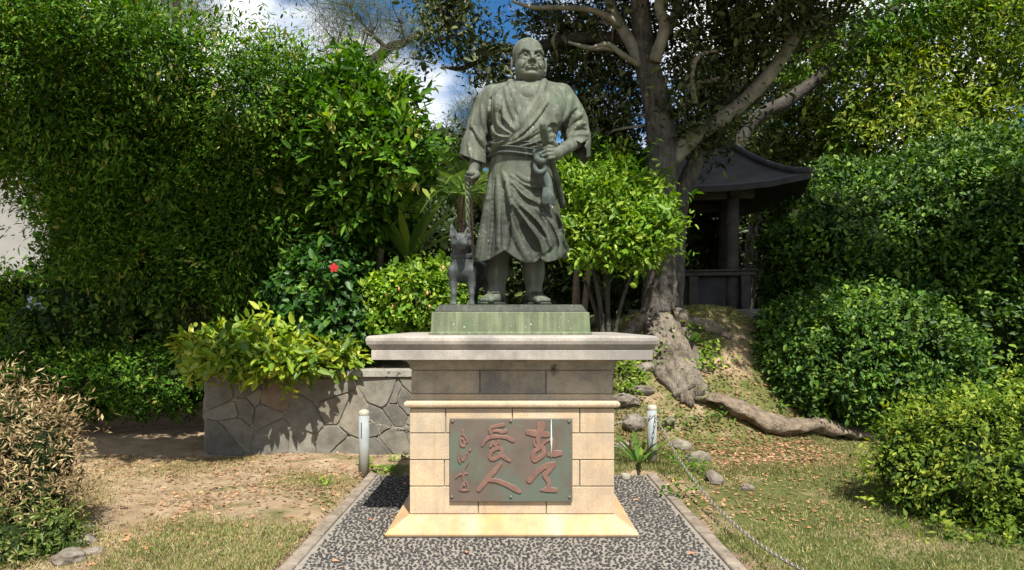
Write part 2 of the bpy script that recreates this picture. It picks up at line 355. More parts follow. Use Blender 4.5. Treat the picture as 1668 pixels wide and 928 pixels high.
# ------------------------------------------------------------------ implicit sculpting (surface nets)
class Vol:
    def __init__(s, lo, hi, h):
        s.h = h; s.lo = np.array(lo, float); s.n = np.ceil((np.array(hi) - s.lo) / h).astype(int) + 1
        s.ax = [(s.lo[i] + h * np.arange(s.n[i])).astype(np.float32) for i in range(3)]
        s.D = np.full(tuple(s.n), 1.0, np.float32)
    def sub_(s, bb, mg):
        sl = []
        for i in range(3):
            a = int(max(0, np.floor((bb[0][i] - mg - s.lo[i]) / s.h))); b_ = int(min(s.n[i], np.ceil((bb[1][i] + mg - s.lo[i]) / s.h) + 1))
            if b_ <= a: return None
            sl.append(slice(a, b_))
        return tuple(sl)
    def pts(s, sl): return s.ax[0][sl[0]][:, None, None], s.ax[1][sl[1]][None, :, None], s.ax[2][sl[2]][None, None, :]
    def add(s, prim, k=0.02):
        fn, bb = prim; sl = s.sub_(bb, k + 0.03)
        if sl is None: return s
        d = fn(*s.pts(sl)); a = s.D[sl]
        if k > 0: h_ = np.maximum(k - np.abs(a - d), 0) / k; s.D[sl] = np.minimum(a, d) - h_ * h_ * k * 0.25
        else: s.D[sl] = np.minimum(a, d)
        return s
    def cut(s, prim, k=0.01):
        fn, bb = prim; sl = s.sub_(bb, k + 0.03)
        if sl is None: return s
        d = -fn(*s.pts(sl)); a = s.D[sl]
        h_ = np.maximum(k - np.abs(a - d), 0) / max(k, 1e-6); s.D[sl] = np.maximum(a, d) + h_ * h_ * k * 0.25
        return s
    def full(s): return np.meshgrid(*s.ax, indexing='ij', sparse=True)
    def hit(s, px, py, y0, y1):
        Y = np.arange(y0, y1, s.h * 0.5); X = (px - CX) * Y / FPX; Z = CAMZ - (py - HY) * Y / FPX
        i = np.round((np.stack([X, Y, Z], 1) - s.lo) / s.h).astype(int); ok = ((i >= 0) & (i < s.n)).all(1)
        v = np.ones(len(Y)); v[ok] = s.D[i[ok, 0], i[ok, 1], i[ok, 2]]
        if not (v < 0).any(): return None
        j = int(np.argmax(v < 0)); return np.array([X[j], Y[j], Z[j]])
    def draw(s, pxs, rad, k=0.02, sink=0.5, mode='add', y0=5.2, y1=6.6, sub=5):
        """a fold drawn over the surface along photo pixels"""
        P = smooth_path(np.array(pxs, float), sub); n = len(P)
        rr = np.full(n, rad, float) if np.isscalar(rad) else np.interp(np.linspace(0, 1, n), np.linspace(0, 1, len(rad)), rad)
        Q = []; RR = []
        for (a, b_), r in zip(P, rr):
            q = s.hit(a, b_, y0, y1)
            if q is not None: q = q + np.array([0, r * sink, 0]); Q.append(q); RR.append(r)
        for i in range(len(Q) - 1):
            if abs(Q[i][1] - Q[i + 1][1]) > 0.12: continue
            (s.add if mode == 'add' else s.cut)(cap(Q[i], Q[i + 1], RR[i], RR[i + 1]), k)
    def mesh(s):
        D = s.D; I = D < 0; n = D.shape
        cnt = np.zeros((n[0] - 1, n[1] - 1, n[2] - 1), np.uint8)
        for a in (0, 1):
            for b_ in (0, 1):
                for c in (0, 1): cnt += I[a:n[0] - 1 + a, b_:n[1] - 1 + b_, c:n[2] - 1 + c]
        act = (cnt > 0) & (cnt < 8); ci = np.argwhere(act); vid = np.full(act.shape, -1, np.int32); vid[act] = np.arange(len(ci))
        acc = np.zeros((len(ci), 3)); num = np.zeros(len(ci))
        cor = [np.array(c) for c in np.ndindex(2, 2, 2)]
        for p in cor:
            for ax in range(3):
                if p[ax]: continue
                q = p.copy(); q[ax] = 1
                v0 = D[tuple((ci + p).T)]; v1 = D[tuple((ci + q).T)]; m_ = (v0 < 0) != (v1 < 0)
                t_ = np.where(m_, v0 / np.where(m_, v0 - v1, 1), 0)
                e = np.tile(p.astype(float), (len(ci), 1)); e[:, ax] += t_
                acc[m_] += e[m_]; num[m_] += 1
        V = s.lo + (ci + acc / num[:, None]) * s.h; Fs = []
        for ax in range(3):
            o1, o2 = [(1, 2), (2, 0), (0, 1)][ax]
            sl0 = [slice(1, -1)] * 3; sl1 = [slice(1, -1)] * 3; sl0[ax] = slice(0, -1); sl1[ax] = slice(1, None)
            a = I[tuple(sl0)]; b_ = I[tuple(sl1)]; x = np.argwhere(a != b_)
            off = np.array([1, 1, 1]); off[ax] = 0; g = x + off
            def cell(d1, d2):
                c = g.copy(); c[:, o1] += d1; c[:, o2] += d2; return vid[tuple(c.T)]
            Q = np.stack([cell(-1, -1), cell(0, -1), cell(0, 0), cell(-1, 0)], 1)
            fl = ~a[tuple(x.T)]; Q[fl] = Q[fl][:, ::-1]; Fs.append(Q)
        Fa = np.concatenate(Fs); return V, Fa[(Fa >= 0).all(1)]
def cap(a, b_, ra, rb=None):
    a = np.asarray(a, np.float32); b_ = np.asarray(b_, np.float32); rb = ra if rb is None else rb; ba = b_ - a; q = max(float(ba @ ba), 1e-9); rm = max(ra, rb)
    def fn(x, y, z):
        x = x - a[0]; y = y - a[1]; z = z - a[2]; t_ = np.clip((x * ba[0] + y * ba[1] + z * ba[2]) / q, 0, 1)
        return np.sqrt((x - t_ * ba[0]) ** 2 + (y - t_ * ba[1]) ** 2 + (z - t_ * ba[2]) ** 2) - (ra + (rb - ra) * t_)
    return fn, (np.minimum(a, b_) - rm, np.maximum(a, b_) + rm)
def ell(c, r, rot=None):
    c = np.asarray(c, np.float32); r = np.asarray(r, np.float32); Rm = None if rot is None else np.array(rot, np.float32)
    def fn(x, y, z):
        x = x - c[0]; y = y - c[1]; z = z - c[2]
        if Rm is not None: x, y, z = (Rm[0, 0] * x + Rm[1, 0] * y + Rm[2, 0] * z, Rm[0, 1] * x + Rm[1, 1] * y + Rm[2, 1] * z, Rm[0, 2] * x + Rm[1, 2] * y + Rm[2, 2] * z)
        k0 = np.sqrt((x / r[0]) ** 2 + (y / r[1]) ** 2 + (z / r[2]) ** 2); k1 = np.sqrt((x / r[0] ** 2) ** 2 + (y / r[1] ** 2) ** 2 + (z / r[2] ** 2) ** 2)
        return k0 * (k0 - 1) / np.maximum(k1, 1e-6)
    ext = r if Rm is None else np.full(3, r.max()); return fn, (c - ext, c + ext)
def moved(prim, rot, c):
    """a primitive given in a local frame, turned by rot and moved to c"""
    fn0, bb = prim; Rm = np.array(rot, np.float32); c = np.asarray(c, np.float32)
    def fn(x, y, z):
        x = x - c[0]; y = y - c[1]; z = z - c[2]
        return fn0(Rm[0, 0] * x + Rm[1, 0] * y + Rm[2, 0] * z, Rm[0, 1] * x + Rm[1, 1] * y + Rm[2, 1] * z, Rm[0, 2] * x + Rm[1, 2] * y + Rm[2, 2] * z)
    co = np.array([[bb[i][0], bb[j][1], bb[k_][2]] for i in (0, 1) for j in (0, 1) for k_ in (0, 1)]) @ Rm.T + c
    return fn, (co.min(0), co.max(0))
def rotz(a): return np.array(Matrix.Rotation(a, 3, 'Z'))
def rotx(a): return np.array(Matrix.Rotation(a, 3, 'X'))
def roty(a): return np.array(Matrix.Rotation(a, 3, 'Y'))

# ------------------------------------------------------------------ pedestal materials
def mat_stone(name, c1, c2, stain, warm=0.0, drip=False):
    m, t, b = new_mat(name)
    c = ramp(t, noise(t, 2.6, 6), [(0.3, c1), (0.7, c2)])
    c = mixc(t, ramp(t, noise(t, 110, 3, 0.75), [(0.50, 0.0), (0.62, 0.7)]), c, (0.24, 0.18, 0.115))      # fine dark grains
    if warm:
        mpn = N(t, 'ShaderNodeMapping'); mpn.inputs['Scale'].default_value = (3.2, 1.0, 0.7); t.links.new(texco(t), mpn.inputs['Vector'])
        c = mixc(t, ramp(t, noise(t, 1.3, 5, 0.6, mpn.outputs[0]), [(0.40, 0.0), (0.62, warm)]), c, (0.55, 0.28, 0.08))
    mps = N(t, 'ShaderNodeMapping'); mps.inputs['Scale'].default_value = (16, 16, 0.9); t.links.new(texco(t), mps.inputs['Vector'])
    c = mixc(t, ramp(t, noise(t, 1.0, 6, 0.65, mps.outputs[0]), [(0.52, 0.0), (0.75, 0.4)]), c, (0.2, 0.16, 0.11))     # rain streaks
    if stain:
        c = mixc(t, ramp(t, noise(t, 2.1, 8, 0.7), [(0.38, 0.0), (0.60, stain)]), c, (0.13, 0.125, 0.12))
    if drip:                                          # one black lichen patch with a run below it
        sx = N(t, 'ShaderNodeSeparateXYZ'); t.links.new(texco(t), sx.inputs[0])
        dx = mathn(t, 'MULTIPLY', mathn(t, 'SUBTRACT', sx.outputs['X'], 0.325), 9.0); dz = mathn(t, 'MULTIPLY', mathn(t, 'SUBTRACT', sx.outputs['Z'], 1.25), 7.0)
        rr = mathn(t, 'SQRT', mathn(t, 'ADD', mathn(t, 'MULTIPLY', dx, dx), mathn(t, 'MULTIPLY', dz, dz)))
        c = mixc(t, ramp(t, mathn(t, 'ADD', rr, mathn(t, 'MULTIPLY', noise(t, 26, 5, 0.7), 1.2)), [(0.62, 0.92), (0.98, 0.0)]), c, (0.025, 0.025, 0.024))
    t.links.new(c, b.inputs['Base Color']); b.inputs['Roughness'].default_value = 0.85; b.inputs['Specular IOR Level'].default_value = 0.25
    bump(t, b, noise(t, 120, 4, 0.7), 0.35, 0.004); return m
M['stone_block'] = mat_stone('stone_block', (0.46, 0.37, 0.25), (0.56, 0.46, 0.33), 0.4, 0.25)
M['stone_frieze'] = mat_stone('stone_frieze', (0.34, 0.3, 0.235), (0.42, 0.375, 0.29), 0.9, 0.1, True)
M['stone_base'] = mat_stone('stone_base', (0.45, 0.33, 0.19), (0.53, 0.42, 0.28), 0.4, 0.75)
M['stone_cap'] = mat_stone('stone_cap', (0.32, 0.295, 0.26), (0.43, 0.395, 0.35), 0.7)
M['mortar'] = mat_simple('mortar', (0.2, 0.18, 0.15), (0.34, 0.3, 0.25), 20, 0.95, 0.4, 80, 0.004)

# ------------------------------------------------------------------ pedestal
PC = np.array([0.0, 5.976]); bw = 0.7855              # centre and half width of the dado
ped = thing('monument_pedestal', (0, PC[1], 0), 'tall pale sandstone block pedestal with a wide grey slab on top and a plaque', 'pedestal')
def sq_profile(prof, mat, name, parent, n_bev=0.0, smooth=False):
    V = []; F_ = []
    for r, z in prof:
        for sx, sy in ((-1, -1), (1, -1), (1, 1), (-1, 1)): V.append((PC[0] + sx * r, PC[1] + sy * r, z))
    for i in range(len(prof) - 1):
        for j in range(4):
            k = (j + 1) % 4; F_.append((i * 4 + j, i * 4 + k, i * 4 + 4 + k, i * 4 + 4 + j))
    F_.append((3, 2, 1, 0)); m_ = len(prof) - 1; F_.append(tuple(m_ * 4 + j for j in range(4)))
    return obj(name, V, F_, mat, parent)
sq_profile([(0.932, -0.03), (0.932, 0.009)], M['mortar'], 'footing', ped)
sq_profile([(0.925, 0.0095), (0.943, 0.014), (0.947, 0.028), (0.938, 0.042), (0.80, 0.125), (0.792, 0.128), (0.788, 0.135)], M['stone_base'], 'base_course', ped)
sq_profile([(bw - 0.02, 0.1), (bw - 0.02, 1.0)], M['mortar'], 'core', ped)
def zrow(py): return CAMZ - (py - HY) * 5.19 / FPX
def xcol(cx): return ((590 + cx / 2.508) - 832.5) * 5.19 / FPX
def course(z0, z1, half, jo, js, mat, depth=0.12):
    g = 0.0035; y0 = PC[1] - half; y1 = PC[1] + half
    xs = [-half] + jo + [half]
    for a, b_ in zip(xs[:-1], xs[1:]):
        for (ya, yb) in ((y0, y0 + depth), (y1 - depth, y1)):
            d = rng.uniform(-0.0012, 0.0012)
            V, F_ = box_vf((a + (g if a > -half else 0), ya + d, z0 + g), (b_ - (g if b_ < half else 0), yb + d, z1 - g), 0.0035)
            obj('stone_block', V, F_, mat, ped)
    ys = [y0 + depth + 0.001] + [PC[1] + v for v in js] + [y1 - depth - 0.001]
    for a, b_ in zip(ys[:-1], ys[1:]):
        for sx in (-1, 1):
            xa, xb = sorted((sx * half, sx * (half - depth)))
            V, F_ = box_vf((xa, a + g, z0 + g), (xb, b_ - g, z1 - g), 0.0035); obj('stone_block', V, F_, mat, ped)
rows = [837.0, 792.0, 749.0, 705.4, 664.5]
z4 = [0.1355] + [zrow(r) for r in rows[1:]]
course(z4[0], z4[1], bw, [xcol(470), xcol(748)], [-0.2, 0.25], M['stone_block'])
course(z4[1], z4[2], bw, [xcol(332), xcol(610), xcol(885)], [0.0], M['stone_block'])
course(z4[2], z4[3], bw, [xcol(470), xcol(748)], [-0.2, 0.25], M['stone_block'])
course(z4[3], z4[4], bw, [xcol(337), xcol(610), xcol(885)], [0.0], M['stone_block'])
mz = z4[4]
sq_profile([(bw - 0.004, mz + 0.001), (bw + 0.008, mz + 0.004), (bw + 0.034, mz + 0.012), (bw + 0.040, mz + 0.025), (bw + 0.040, mz + 0.04), (bw + 0.03, mz + 0.052), (bw + 0.004, mz + 0.068), (bw - 0.006, mz + 0.09), (bw - 0.008, mz + 0.105)], M['stone_block'], 'string_course', ped)
fz = mz + 0.106
sq_profile([(bw - 0.03, fz - 0.02), (bw - 0.03, 1.31)], M['mortar'], 'upper_core', ped)
course(fz, 1.243, bw - 0.010, [xcol(477), xcol(747)], [0.0], M['stone_frieze'])
sq_profile([(bw - 0.012, 1.2435), (bw - 0.002, 1.25), (bw + 0.002, 1.285), (bw + 0.02, 1.31), (bw + 0.05, 1.322), (bw + 0.055, 1.334)], M['stone_frieze'], 'cove_moulding', ped)
sq_profile([(1.02, 1.3345), (1.03, 1.336), (1.03, 1.405), (1.027, 1.409), (1.018, 1.411)], M['stone_cap'], 'slab_fascia', ped)
sq_profile([(1.015, 1.4115), (1.03, 1.413), (1.036, 1.42), (1.058, 1.45), (1.066, 1.475), (1.064, 1.495), (1.055, 1.507), (1.04, 1.512)], M['stone_cap'], 'slab_top', ped)

# ------------------------------------------------------------------ plaque
m, t, b = new_mat('plaque_bronze')
c = ramp(t, noise(t, 5, 6), [(0.3, (0.10, 0.085, 0.068)), (0.7, (0.145, 0.108, 0.085))])
c = mixc(t, ramp(t, noise(t, 3.2, 7, 0.65), [(0.44, 0.0), (0.58, 0.8)]), c, (0.10, 0.135, 0.102))
t.links.new(c, b.inputs['Base Color']); b.inputs['Roughness'].default_value = 0.55; b.inputs['Metallic'].default_value = 0.35
bump(t, b, noise(t, 70, 4), 0.25, 0.003); M['plaque'] = m
M['plaque_char'] = mat_simple('plaque_char', (0.16, 0.088, 0.068), (0.225, 0.13, 0.102), 14, 0.5, 0.25, 90, 0.003, 0.35)
M['verdigris'] = mat_simple('verdigris', (0.3, 0.44, 0.36), (0.45, 0.58, 0.5), 30, 0.8, 0.2, 80, 0.002)
yf = PC[1] - bw
pl0 = W(733, 815.5, yf); pl1 = W(932, 681, yf)
V, F_ = box_vf((pl0[0], yf - 0.028, pl0[2]), (pl1[0], yf + 0.004, pl1[2]), 0.004)
plaque = obj('plaque', V, F_, M['plaque'], ped); tag(plaque, 'bronze plaque with raised reddish brush characters and six bolts')
ypl = yf - 0.028
def bolt(px, py):
    p = W(px, py, ypl); mb = MB()
    prof = [(0.013, 0), (0.0125, 0.005), (0.010, 0.010), (0.005, 0.0125), (0.001, 0.013)]
    V, F_ = lathe_vf(prof, (0, 0, 0), 12); V = V @ np.array([[1, 0, 0], [0, 0, 1], [0, -1, 0]]); mb.add(V * np.array([1, 1, 1]) + np.array([p[0], ypl + 0.001, p[2]]), F_)
    mb.build('bolt', M['plaque'], plaque, True)
for q in ((737.2, 686), (832, 685.6), (927, 686.3), (736, 809), (832, 809), (927.6, 809.3)): bolt(*q)
def strokes(name, sts, ox, oy, sc):
    segs = []
    for st in sts:
        P = smooth_path(np.array([(a, b_) for a, b_ in st[0]], float), 5) if len(st[0]) > 2 else np.array(st[0], float)
        Q = np.array([W(ox + a / sc, oy + b_ / sc, ypl) for a, b_ in P])
        ww = np.interp(np.linspace(0, 1, len(Q)), np.linspace(0, 1, len(st[1])), st[1]) / sc * ypl / FPX * 0.56
        segs.append((Q, ww))
    A = np.concatenate([s_[0] for s_ in segs]); lo = A.min(0) - 0.03; hi = A.max(0) + 0.03; lo[1] = ypl - 0.02; hi[1] = ypl + 0.012
    v = Vol(lo, hi, 0.0024); X, Yg, Z = v.full(); d2 = np.full((len(v.ax[0]), 1, len(v.ax[2])), 1.0, np.float32)
    for Q, ww in segs:
        for i in range(max(1, len(Q) - 1)):
            a = Q[i]; e = Q[min(i + 1, len(Q) - 1)] - a; q = max(e[0] ** 2 + e[2] ** 2, 1e-9)
            tt = np.clip(((X - a[0]) * e[0] + (Z - a[2]) * e[2]) / q, 0, 1)
            d2 = np.minimum(d2, np.hypot(X - a[0] - tt * e[0], Z - a[2] - tt * e[2]) - (ww[i] + (ww[min(i + 1, len(ww) - 1)] - ww[i]) * tt))
    r = 0.0015; dz = np.abs(Yg - (ypl + 0.001)) - 0.010; qa = np.maximum(d2 + r, 0); qb = np.maximum(dz + r, 0)
    v.D = (np.sqrt(qa ** 2 + qb ** 2) + np.minimum(np.maximum(d2, dz) + r, 0) - r).astype(np.float32)
    V, Fa = v.mesh(); return obj(name, V, Fa, M['plaque_char'], plaque, True)
strokes('character', [([(450, 130), (500, 115), (580, 100)], [30, 36]), ([(435, 150), (450, 190)], [30, 34]), ([(470, 165), (520, 160), (560, 178), (602, 166)], [26, 34]),
    ([(360, 315), (385, 270), (430, 235), (510, 225), (600, 230), (680, 265)], [24, 36, 34, 36]), ([(445, 325), (470, 280), (500, 322), (532, 268), (548, 320), (545, 352)], [26, 24, 26]),
    ([(480, 360), (450, 390), (440, 440), (470, 462), (520, 442), (562, 400), (560, 352), (520, 346), (480, 362)], [36, 34]), ([(540, 410), (600, 450), (650, 480)], [34, 36, 22])], 730, 676, 6.445)
strokes('character', [([(552, 510), (480, 590), (400, 680), (325, 778)], [30, 50, 54, 46]), ([(430, 680), (520, 690), (620, 730), (700, 772), (755, 806)], [34, 42, 46, 52, 30])], 730, 676, 6.445)
strokes('character', [([(155, 165), (160, 205), (195, 250), (200, 280), (185, 285)], [22, 14]), ([(137, 212), (152, 195)], [14, 18]), ([(125, 250), (135, 310), (170, 320), (165, 260), (130, 240)], [22, 24]),
    ([(115, 330), (105, 400), (108, 470), (128, 502)], [12, 16]), ([(140, 400), (135, 440), (150, 482), (160, 420), (166, 480), (184, 400), (178, 452)], [12, 14]), ([(224, 370), (230, 366)], [24, 22]), ([(205, 395), (216, 440), (214, 490), (180, 545), (152, 590)], [14, 12])], 730, 676, 6.445)
strokes('character', [([(80, 655), (120, 625), (200, 610)], [14, 20, 14]), ([(165, 575), (160, 650), (170, 705)], [20, 24, 18]), ([(170, 728), (172, 735)], [24, 24]), ([(190, 700), (214, 770), (208, 786), (130, 785), (150, 730), (165, 702)], [12, 18, 20, 14])], 730, 676, 6.445)
strokes('character', [([(128, 178), (200, 190), (280, 200), (335, 202)], [50, 62, 50, 52]), ([(265, 108), (255, 170), (235, 240), (240, 300)], [80, 70, 46, 38]), ([(195, 265), (200, 310), (240, 345)], [20, 26]),
    ([(240, 320), (290, 345), (290, 408), (230, 455), (195, 470), (182, 425), (200, 375), (240, 352)], [40, 46, 44, 36]), ([(265, 320), (320, 275), (370, 252), (396, 272), (390, 330), (362, 400)], [24, 26, 40, 34]), ([(350, 412), (410, 402), (465, 396)], [40, 66, 50])], 840, 676, 6.44)
strokes('character', [([(402, 508), (320, 530), (230, 590), (145, 682)], [40, 50, 50, 56]), ([(395, 520), (340, 590), (302, 622), (330, 670), (350, 712), (340, 770)], [50, 44, 40]), ([(262, 786), (330, 778), (418, 784)], [14, 52, 44])], 840, 676, 6.44)
mb = MB(); a = W(898, 683, ypl); b_ = W(898, 746, ypl)
mb.tube([a + [0, -0.001, 0], (a + b_) / 2 + [0.0005, -0.001, 0.02], W(898, 714, ypl) + [0, -0.008, 0], b_ + [0, -0.011, 0]], [0.002, 0.006, 0.008, 0.003], 6); mb.build('drip_streak', M['verdigris'], plaque, True)
# ------------------------------------------------------------------ bronze
def mat_bronze(name, dark, light, specks=0.6, green=0.5, top=0.0, low=0.0):
    m, t, b = new_mat(name)
    c = ramp(t, noise(t, 4.0, 7, 0.65), [(0.25, dark), (0.7, light)])
    mpn = N(t, 'ShaderNodeMapping'); mpn.inputs['Scale'].default_value = (13, 13, 1.2); t.links.new(texco(t), mpn.inputs['Vector'])
    c = mixc(t, ramp(t, noise(t, 1.6, 5, 0.6, mpn.outputs[0]), [(0.48, 0.0), (0.68, 0.6)]), c, tuple(v * 1.65 for v in light))
    c = mixc(t, ramp(t, noise(t, 1.7, 5, 0.6, mpn.outputs[0]), [(0.28, 0.6), (0.42, 0.0)]), c, tuple(v * 0.7 for v in dark))
    c = mixc(t, ramp(t, noise(t, 1.9, 5, 0.6), [(0.5, 0.0), (0.7, green)]), c, (light[0] * 0.75, light[1] * 1.05, light[2] * 0.85))
    if low:                                           # darker towards the skirt
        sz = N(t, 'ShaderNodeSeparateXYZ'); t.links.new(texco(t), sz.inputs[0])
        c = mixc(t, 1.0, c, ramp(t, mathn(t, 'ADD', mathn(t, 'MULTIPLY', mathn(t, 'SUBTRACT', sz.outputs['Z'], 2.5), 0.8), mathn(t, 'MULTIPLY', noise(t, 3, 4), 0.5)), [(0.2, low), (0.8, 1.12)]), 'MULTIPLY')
    sp = ramp(t, noise(t, 48, 3, 0.5), [(0.685, 0.0), (0.715, specks)])
    c = mixc(t, mathn(t, 'MULTIPLY', sp, ramp(t, noise(t, 3.3, 3), [(0.42, 0.15), (0.6, 1.0)])), c, (0.62, 0.62, 0.58))
    if top:                                           # patchy white towards the crown of the head
        geo = t.nodes['Geometry'] if 'Geometry' in t.nodes else [n for n in t.nodes if n.type == 'NEW_GEOMETRY'][0]
        sp_ = N(t, 'ShaderNodeSeparateXYZ'); t.links.new(geo.outputs['Position'], sp_.inputs[0])
        zz = mathn(t, 'ADD', mathn(t, 'MULTIPLY', mathn(t, 'SUBTRACT', sp_.outputs['Z'], top), 5.0), noise(t, 30, 4))
        c = mixc(t, ramp(t, zz, [(0.62, 0.0), (0.9, 0.85)]), c, (0.6, 0.6, 0.57))
    t.links.new(c, b.inputs['Base Color']); b.inputs['Roughness'].default_value = 0.72; b.inputs['Metallic'].default_value = 0.12; b.inputs['Specular IOR Level'].default_value = 0.4
    h1 = mathn(t, 'ADD', noise(t, 90, 4, 0.6), mathn(t, 'MULTIPLY', noise(t, 14, 4, 0.6), 1.2)); bump(t, b, h1, 0.45, 0.006); return m
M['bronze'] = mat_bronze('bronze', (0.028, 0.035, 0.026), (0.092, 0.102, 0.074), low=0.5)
M['bronze_head'] = mat_bronze('bronze_head', (0.036, 0.043, 0.033), (0.105, 0.114, 0.087), 0.6, 0.3, 4.05)
M['bronze_sash'] = mat_bronze('bronze_sash', (0.022, 0.031, 0.028), (0.055, 0.07, 0.062), 0.4)
M['bronze_dog'] = mat_bronze('bronze_dog', (0.022, 0.027, 0.027), (0.062, 0.071, 0.069), 0.35, 0.2)
M['bronze_plinth'] = mat_bronze('bronze_plinth', (0.065, 0.08, 0.048), (0.125, 0.145, 0.082), 0.8, 0.7)
# plinth of the statue
pz = 1.513
plinth = thing('statue_plinth', (0, PC[1], pz), 'low green patinated bronze plinth under the statue and the dog, lying on the granite slab', 'plinth')
def pl_prof(prof, name, mat):
    V = []; F_ = []
    for r, z in prof:
        for sx, sy in ((-1, -1), (1, -1), (1, 1), (-1, 1)): V.append((-0.012 + sx * r, PC[1] + sy * r, z))
    for i in range(len(prof) - 1):
        for j in range(4):
            k = (j + 1) % 4; F_.append((i * 4 + j, i * 4 + k, i * 4 + 4 + k, i * 4 + 4 + j))
    F_.append((3, 2, 1, 0)); m_ = len(prof) - 1; F_.append(tuple(m_ * 4 + j for j in range(4))); return obj(name, V, F_, mat, plinth)
pl_prof([(0.648, pz), (0.648, pz + 0.012), (0.632, pz + 0.024), (0.624, 1.686), (0.616, 1.692)], 'block', M['bronze_plinth'])
pl_prof([(0.606, 1.6925), (0.604, 1.702), (0.598, 1.708), (0.578, 1.742), (0.568, 1.752), (0.55, 1.754)], 'top_step', M['bronze'])
ZP = 1.754; Y0 = 5.9
# ------------------------------------------------------------------ robe: lofted cross-sections in photo rows, folds drawn on it
TAB = np.array([  # row, left column, right column, front, back (m from the axis)
 (128, 846, 878, .06, .11), (134, 839, 884, .09, .14), (139, 828, 894, .13, .17), (145, 812, 908, .165, .19), (153, 800, 919, .20, .20), (168, 796, 922, .245, .21), (185, 796, 920, .275, .21), (205, 796, 913, .30, .21), (225, 797, 906, .32, .21), (245, 799, 898, .315, .21),
 (262, 799, 896, .305, .21), (275, 797, 899, .31, .22), (300, 794, 904, .325, .25), (340, 789, 910, .345, .28), (370, 784, 916, .365, .31), (400, 777, 923, .39, .34), (440, 769, 932, .42, .37)])
HEM = np.array([(764, 427), (772, 426), (785, 426), (797, 423), (810, 415), (822, 408), (832, 415), (842, 422), (855, 427), (866, 429), (874, 426), (880, 421), (884, 424), (890, 427), (898, 426), (905, 424), (916, 417), (926, 408), (940, 402)])
def loft(v, off=0.0, ripple=None):
    X, Yg, Z = v.full(); py = HY - (v.ax[2] - CAMZ) * FPX / Y0
    g = lambda c: np.interp(py, TAB[:, 0], TAB[:, c])
    a = (g(1) - CX) * Y0 / FPX; b_ = (g(2) - CX) * Y0 / FPX; cx = ((a + b_) / 2)[None, None, :]; rx = ((b_ - a) / 2)[None, None, :] + off
    f = g(3)[None, None, :] + off; k = g(4)[None, None, :] + off
    dx = (X - cx); dy = (Yg - Y0); ry = np.where(dy < 0, f, k); n = 2.25
    rho = ((np.abs(dx) / rx) ** n + (np.abs(dy) / ry) ** n) ** (1 / n); th = np.arctan2(dx, -dy)
    rad = np.sqrt(dx * dx + dy * dy)
    R_ = rad / np.maximum(rho, 1e-4)
    if ripple is not None: R_ = R_ + ripple(th, Z)
    return ((rad - R_) * 0.85).astype(np.float32), th
robe = Vol((-0.66, 5.32, 2.02), (0.76, 6.42, 3.80), 0.0055)
sk = SN(1, 2)
def rip(th, Z):
    a = np.clip((3.0 - Z) / 0.9, 0, 1); fl = a ** 1.3
    w_ = 0.022 * np.cos(th * 6 + 0.7 + (Z - 2.1) * 1.1) + 0.016 * np.cos(th * 11 - 1.2 - (Z - 2.1) * 2.0)
    back = np.clip(np.abs(th) - 1.0, 0, 1) * 0.02 * np.cos(th * 9)
    return fl * (w_ + back)
d, th = loft(robe, 0.0, rip)
X, Yg, Z = robe.full()
px = CX + X * FPX / Yg; py = HY - (Z - CAMZ) * FPX / Yg
hem = np.interp(px, HEM[:, 0], HEM[:, 1])
hem_b = 416 + 5 * np.sin(th * 5)
pyb = HY - (Z - CAMZ) * FPX / Y0
front = np.clip((0.10 - (Yg - Y0)) / 0.2, 0, 1)
cutv = (py - hem) * front + (pyb - hem_b) * (1 - front)
d = np.maximum(d, cutv * 0.005)
robe.D = d.astype(np.float32)
del px, py, pyb, hem_b, cutv, front
def PW(px, py, dy=0.0): return W(px, py, Y0 + dy)
# belly, shoulders
robe.add(ell(PW(858, 222, -0.2), (0.23, 0.13, 0.17)), 0.12)
robe.add(cap(PW(800, 160, 0.02), PW(787, 190, 0.03), 0.10, 0.11), 0.08)
robe.add(cap(PW(915, 158, 0.02), PW(930, 185, 0.04), 0.105, 0.115), 0.08)
robe.add(cap(PW(845, 142, 0.06), PW(806, 156, 0.03), 0.075, 0.09), 0.06)
robe.add(cap(PW(880, 142, 0.06), PW(912, 156, 0.03), 0.075, 0.09), 0.06)
robe.add(ell(PW(826, 180, -0.16), (0.15, 0.12, 0.13)), 0.08); robe.add(ell(PW(892, 180, -0.16), (0.15, 0.12, 0.13)), 0.08)
def sleeve(v, path, outer, inn, cutp, cutn, flat=(1, 1)):
    """a widening sleeve, open at the cut plane"""
    for i in range(len(path) - 1): v.add(cap(path[i], path[i + 1], outer[i], outer[i + 1]), 0.05)
# sleeve of the hanging arm
sv = Vol((-0.66, 5.5, 2.75), (0.0, 6.3, 3.75), 0.0055)
P1 = [PW(795, 170, 0.03), PW(783, 205, 0.03), PW(774, 238, 0.0), PW(769, 285, -0.02)]
for i, (ra, rb) in enumerate(((0.118, 0.112), (0.112, 0.115), (0.115, 0.155))): sv.add(cap(P1[i], P1[i + 1], ra, rb), 0.04)
ins = Vol((-0.66, 5.5, 2.75), (0.0, 6.3, 3.75), 0.0055)
ins.add(cap(PW(775, 236, 0), PW(769, 290, -0.02), 0.085, 0.14), 0.0)
sv.D = np.maximum(sv.D, -ins.D)
X2, Yg2, Z2 = sv.full(); ppx = CX + X2 * FPX / Yg2; ppy = HY - (Z2 - CAMZ) * FPX / Yg2
sv.D = np.maximum(sv.D, (ppy - np.interp(ppx, [740, 749, 769, 792, 800], [251, 254, 262, 270, 272]) - 8 * np.clip((Yg2 - 5.9) / 0.2, -0.4, 1)) * 0.005)
sv.D = np.maximum(sv.D, np.where(Z2 < 3.3, X2 - (797 - CX) * Yg2 / FPX, -1)).astype(np.float32)
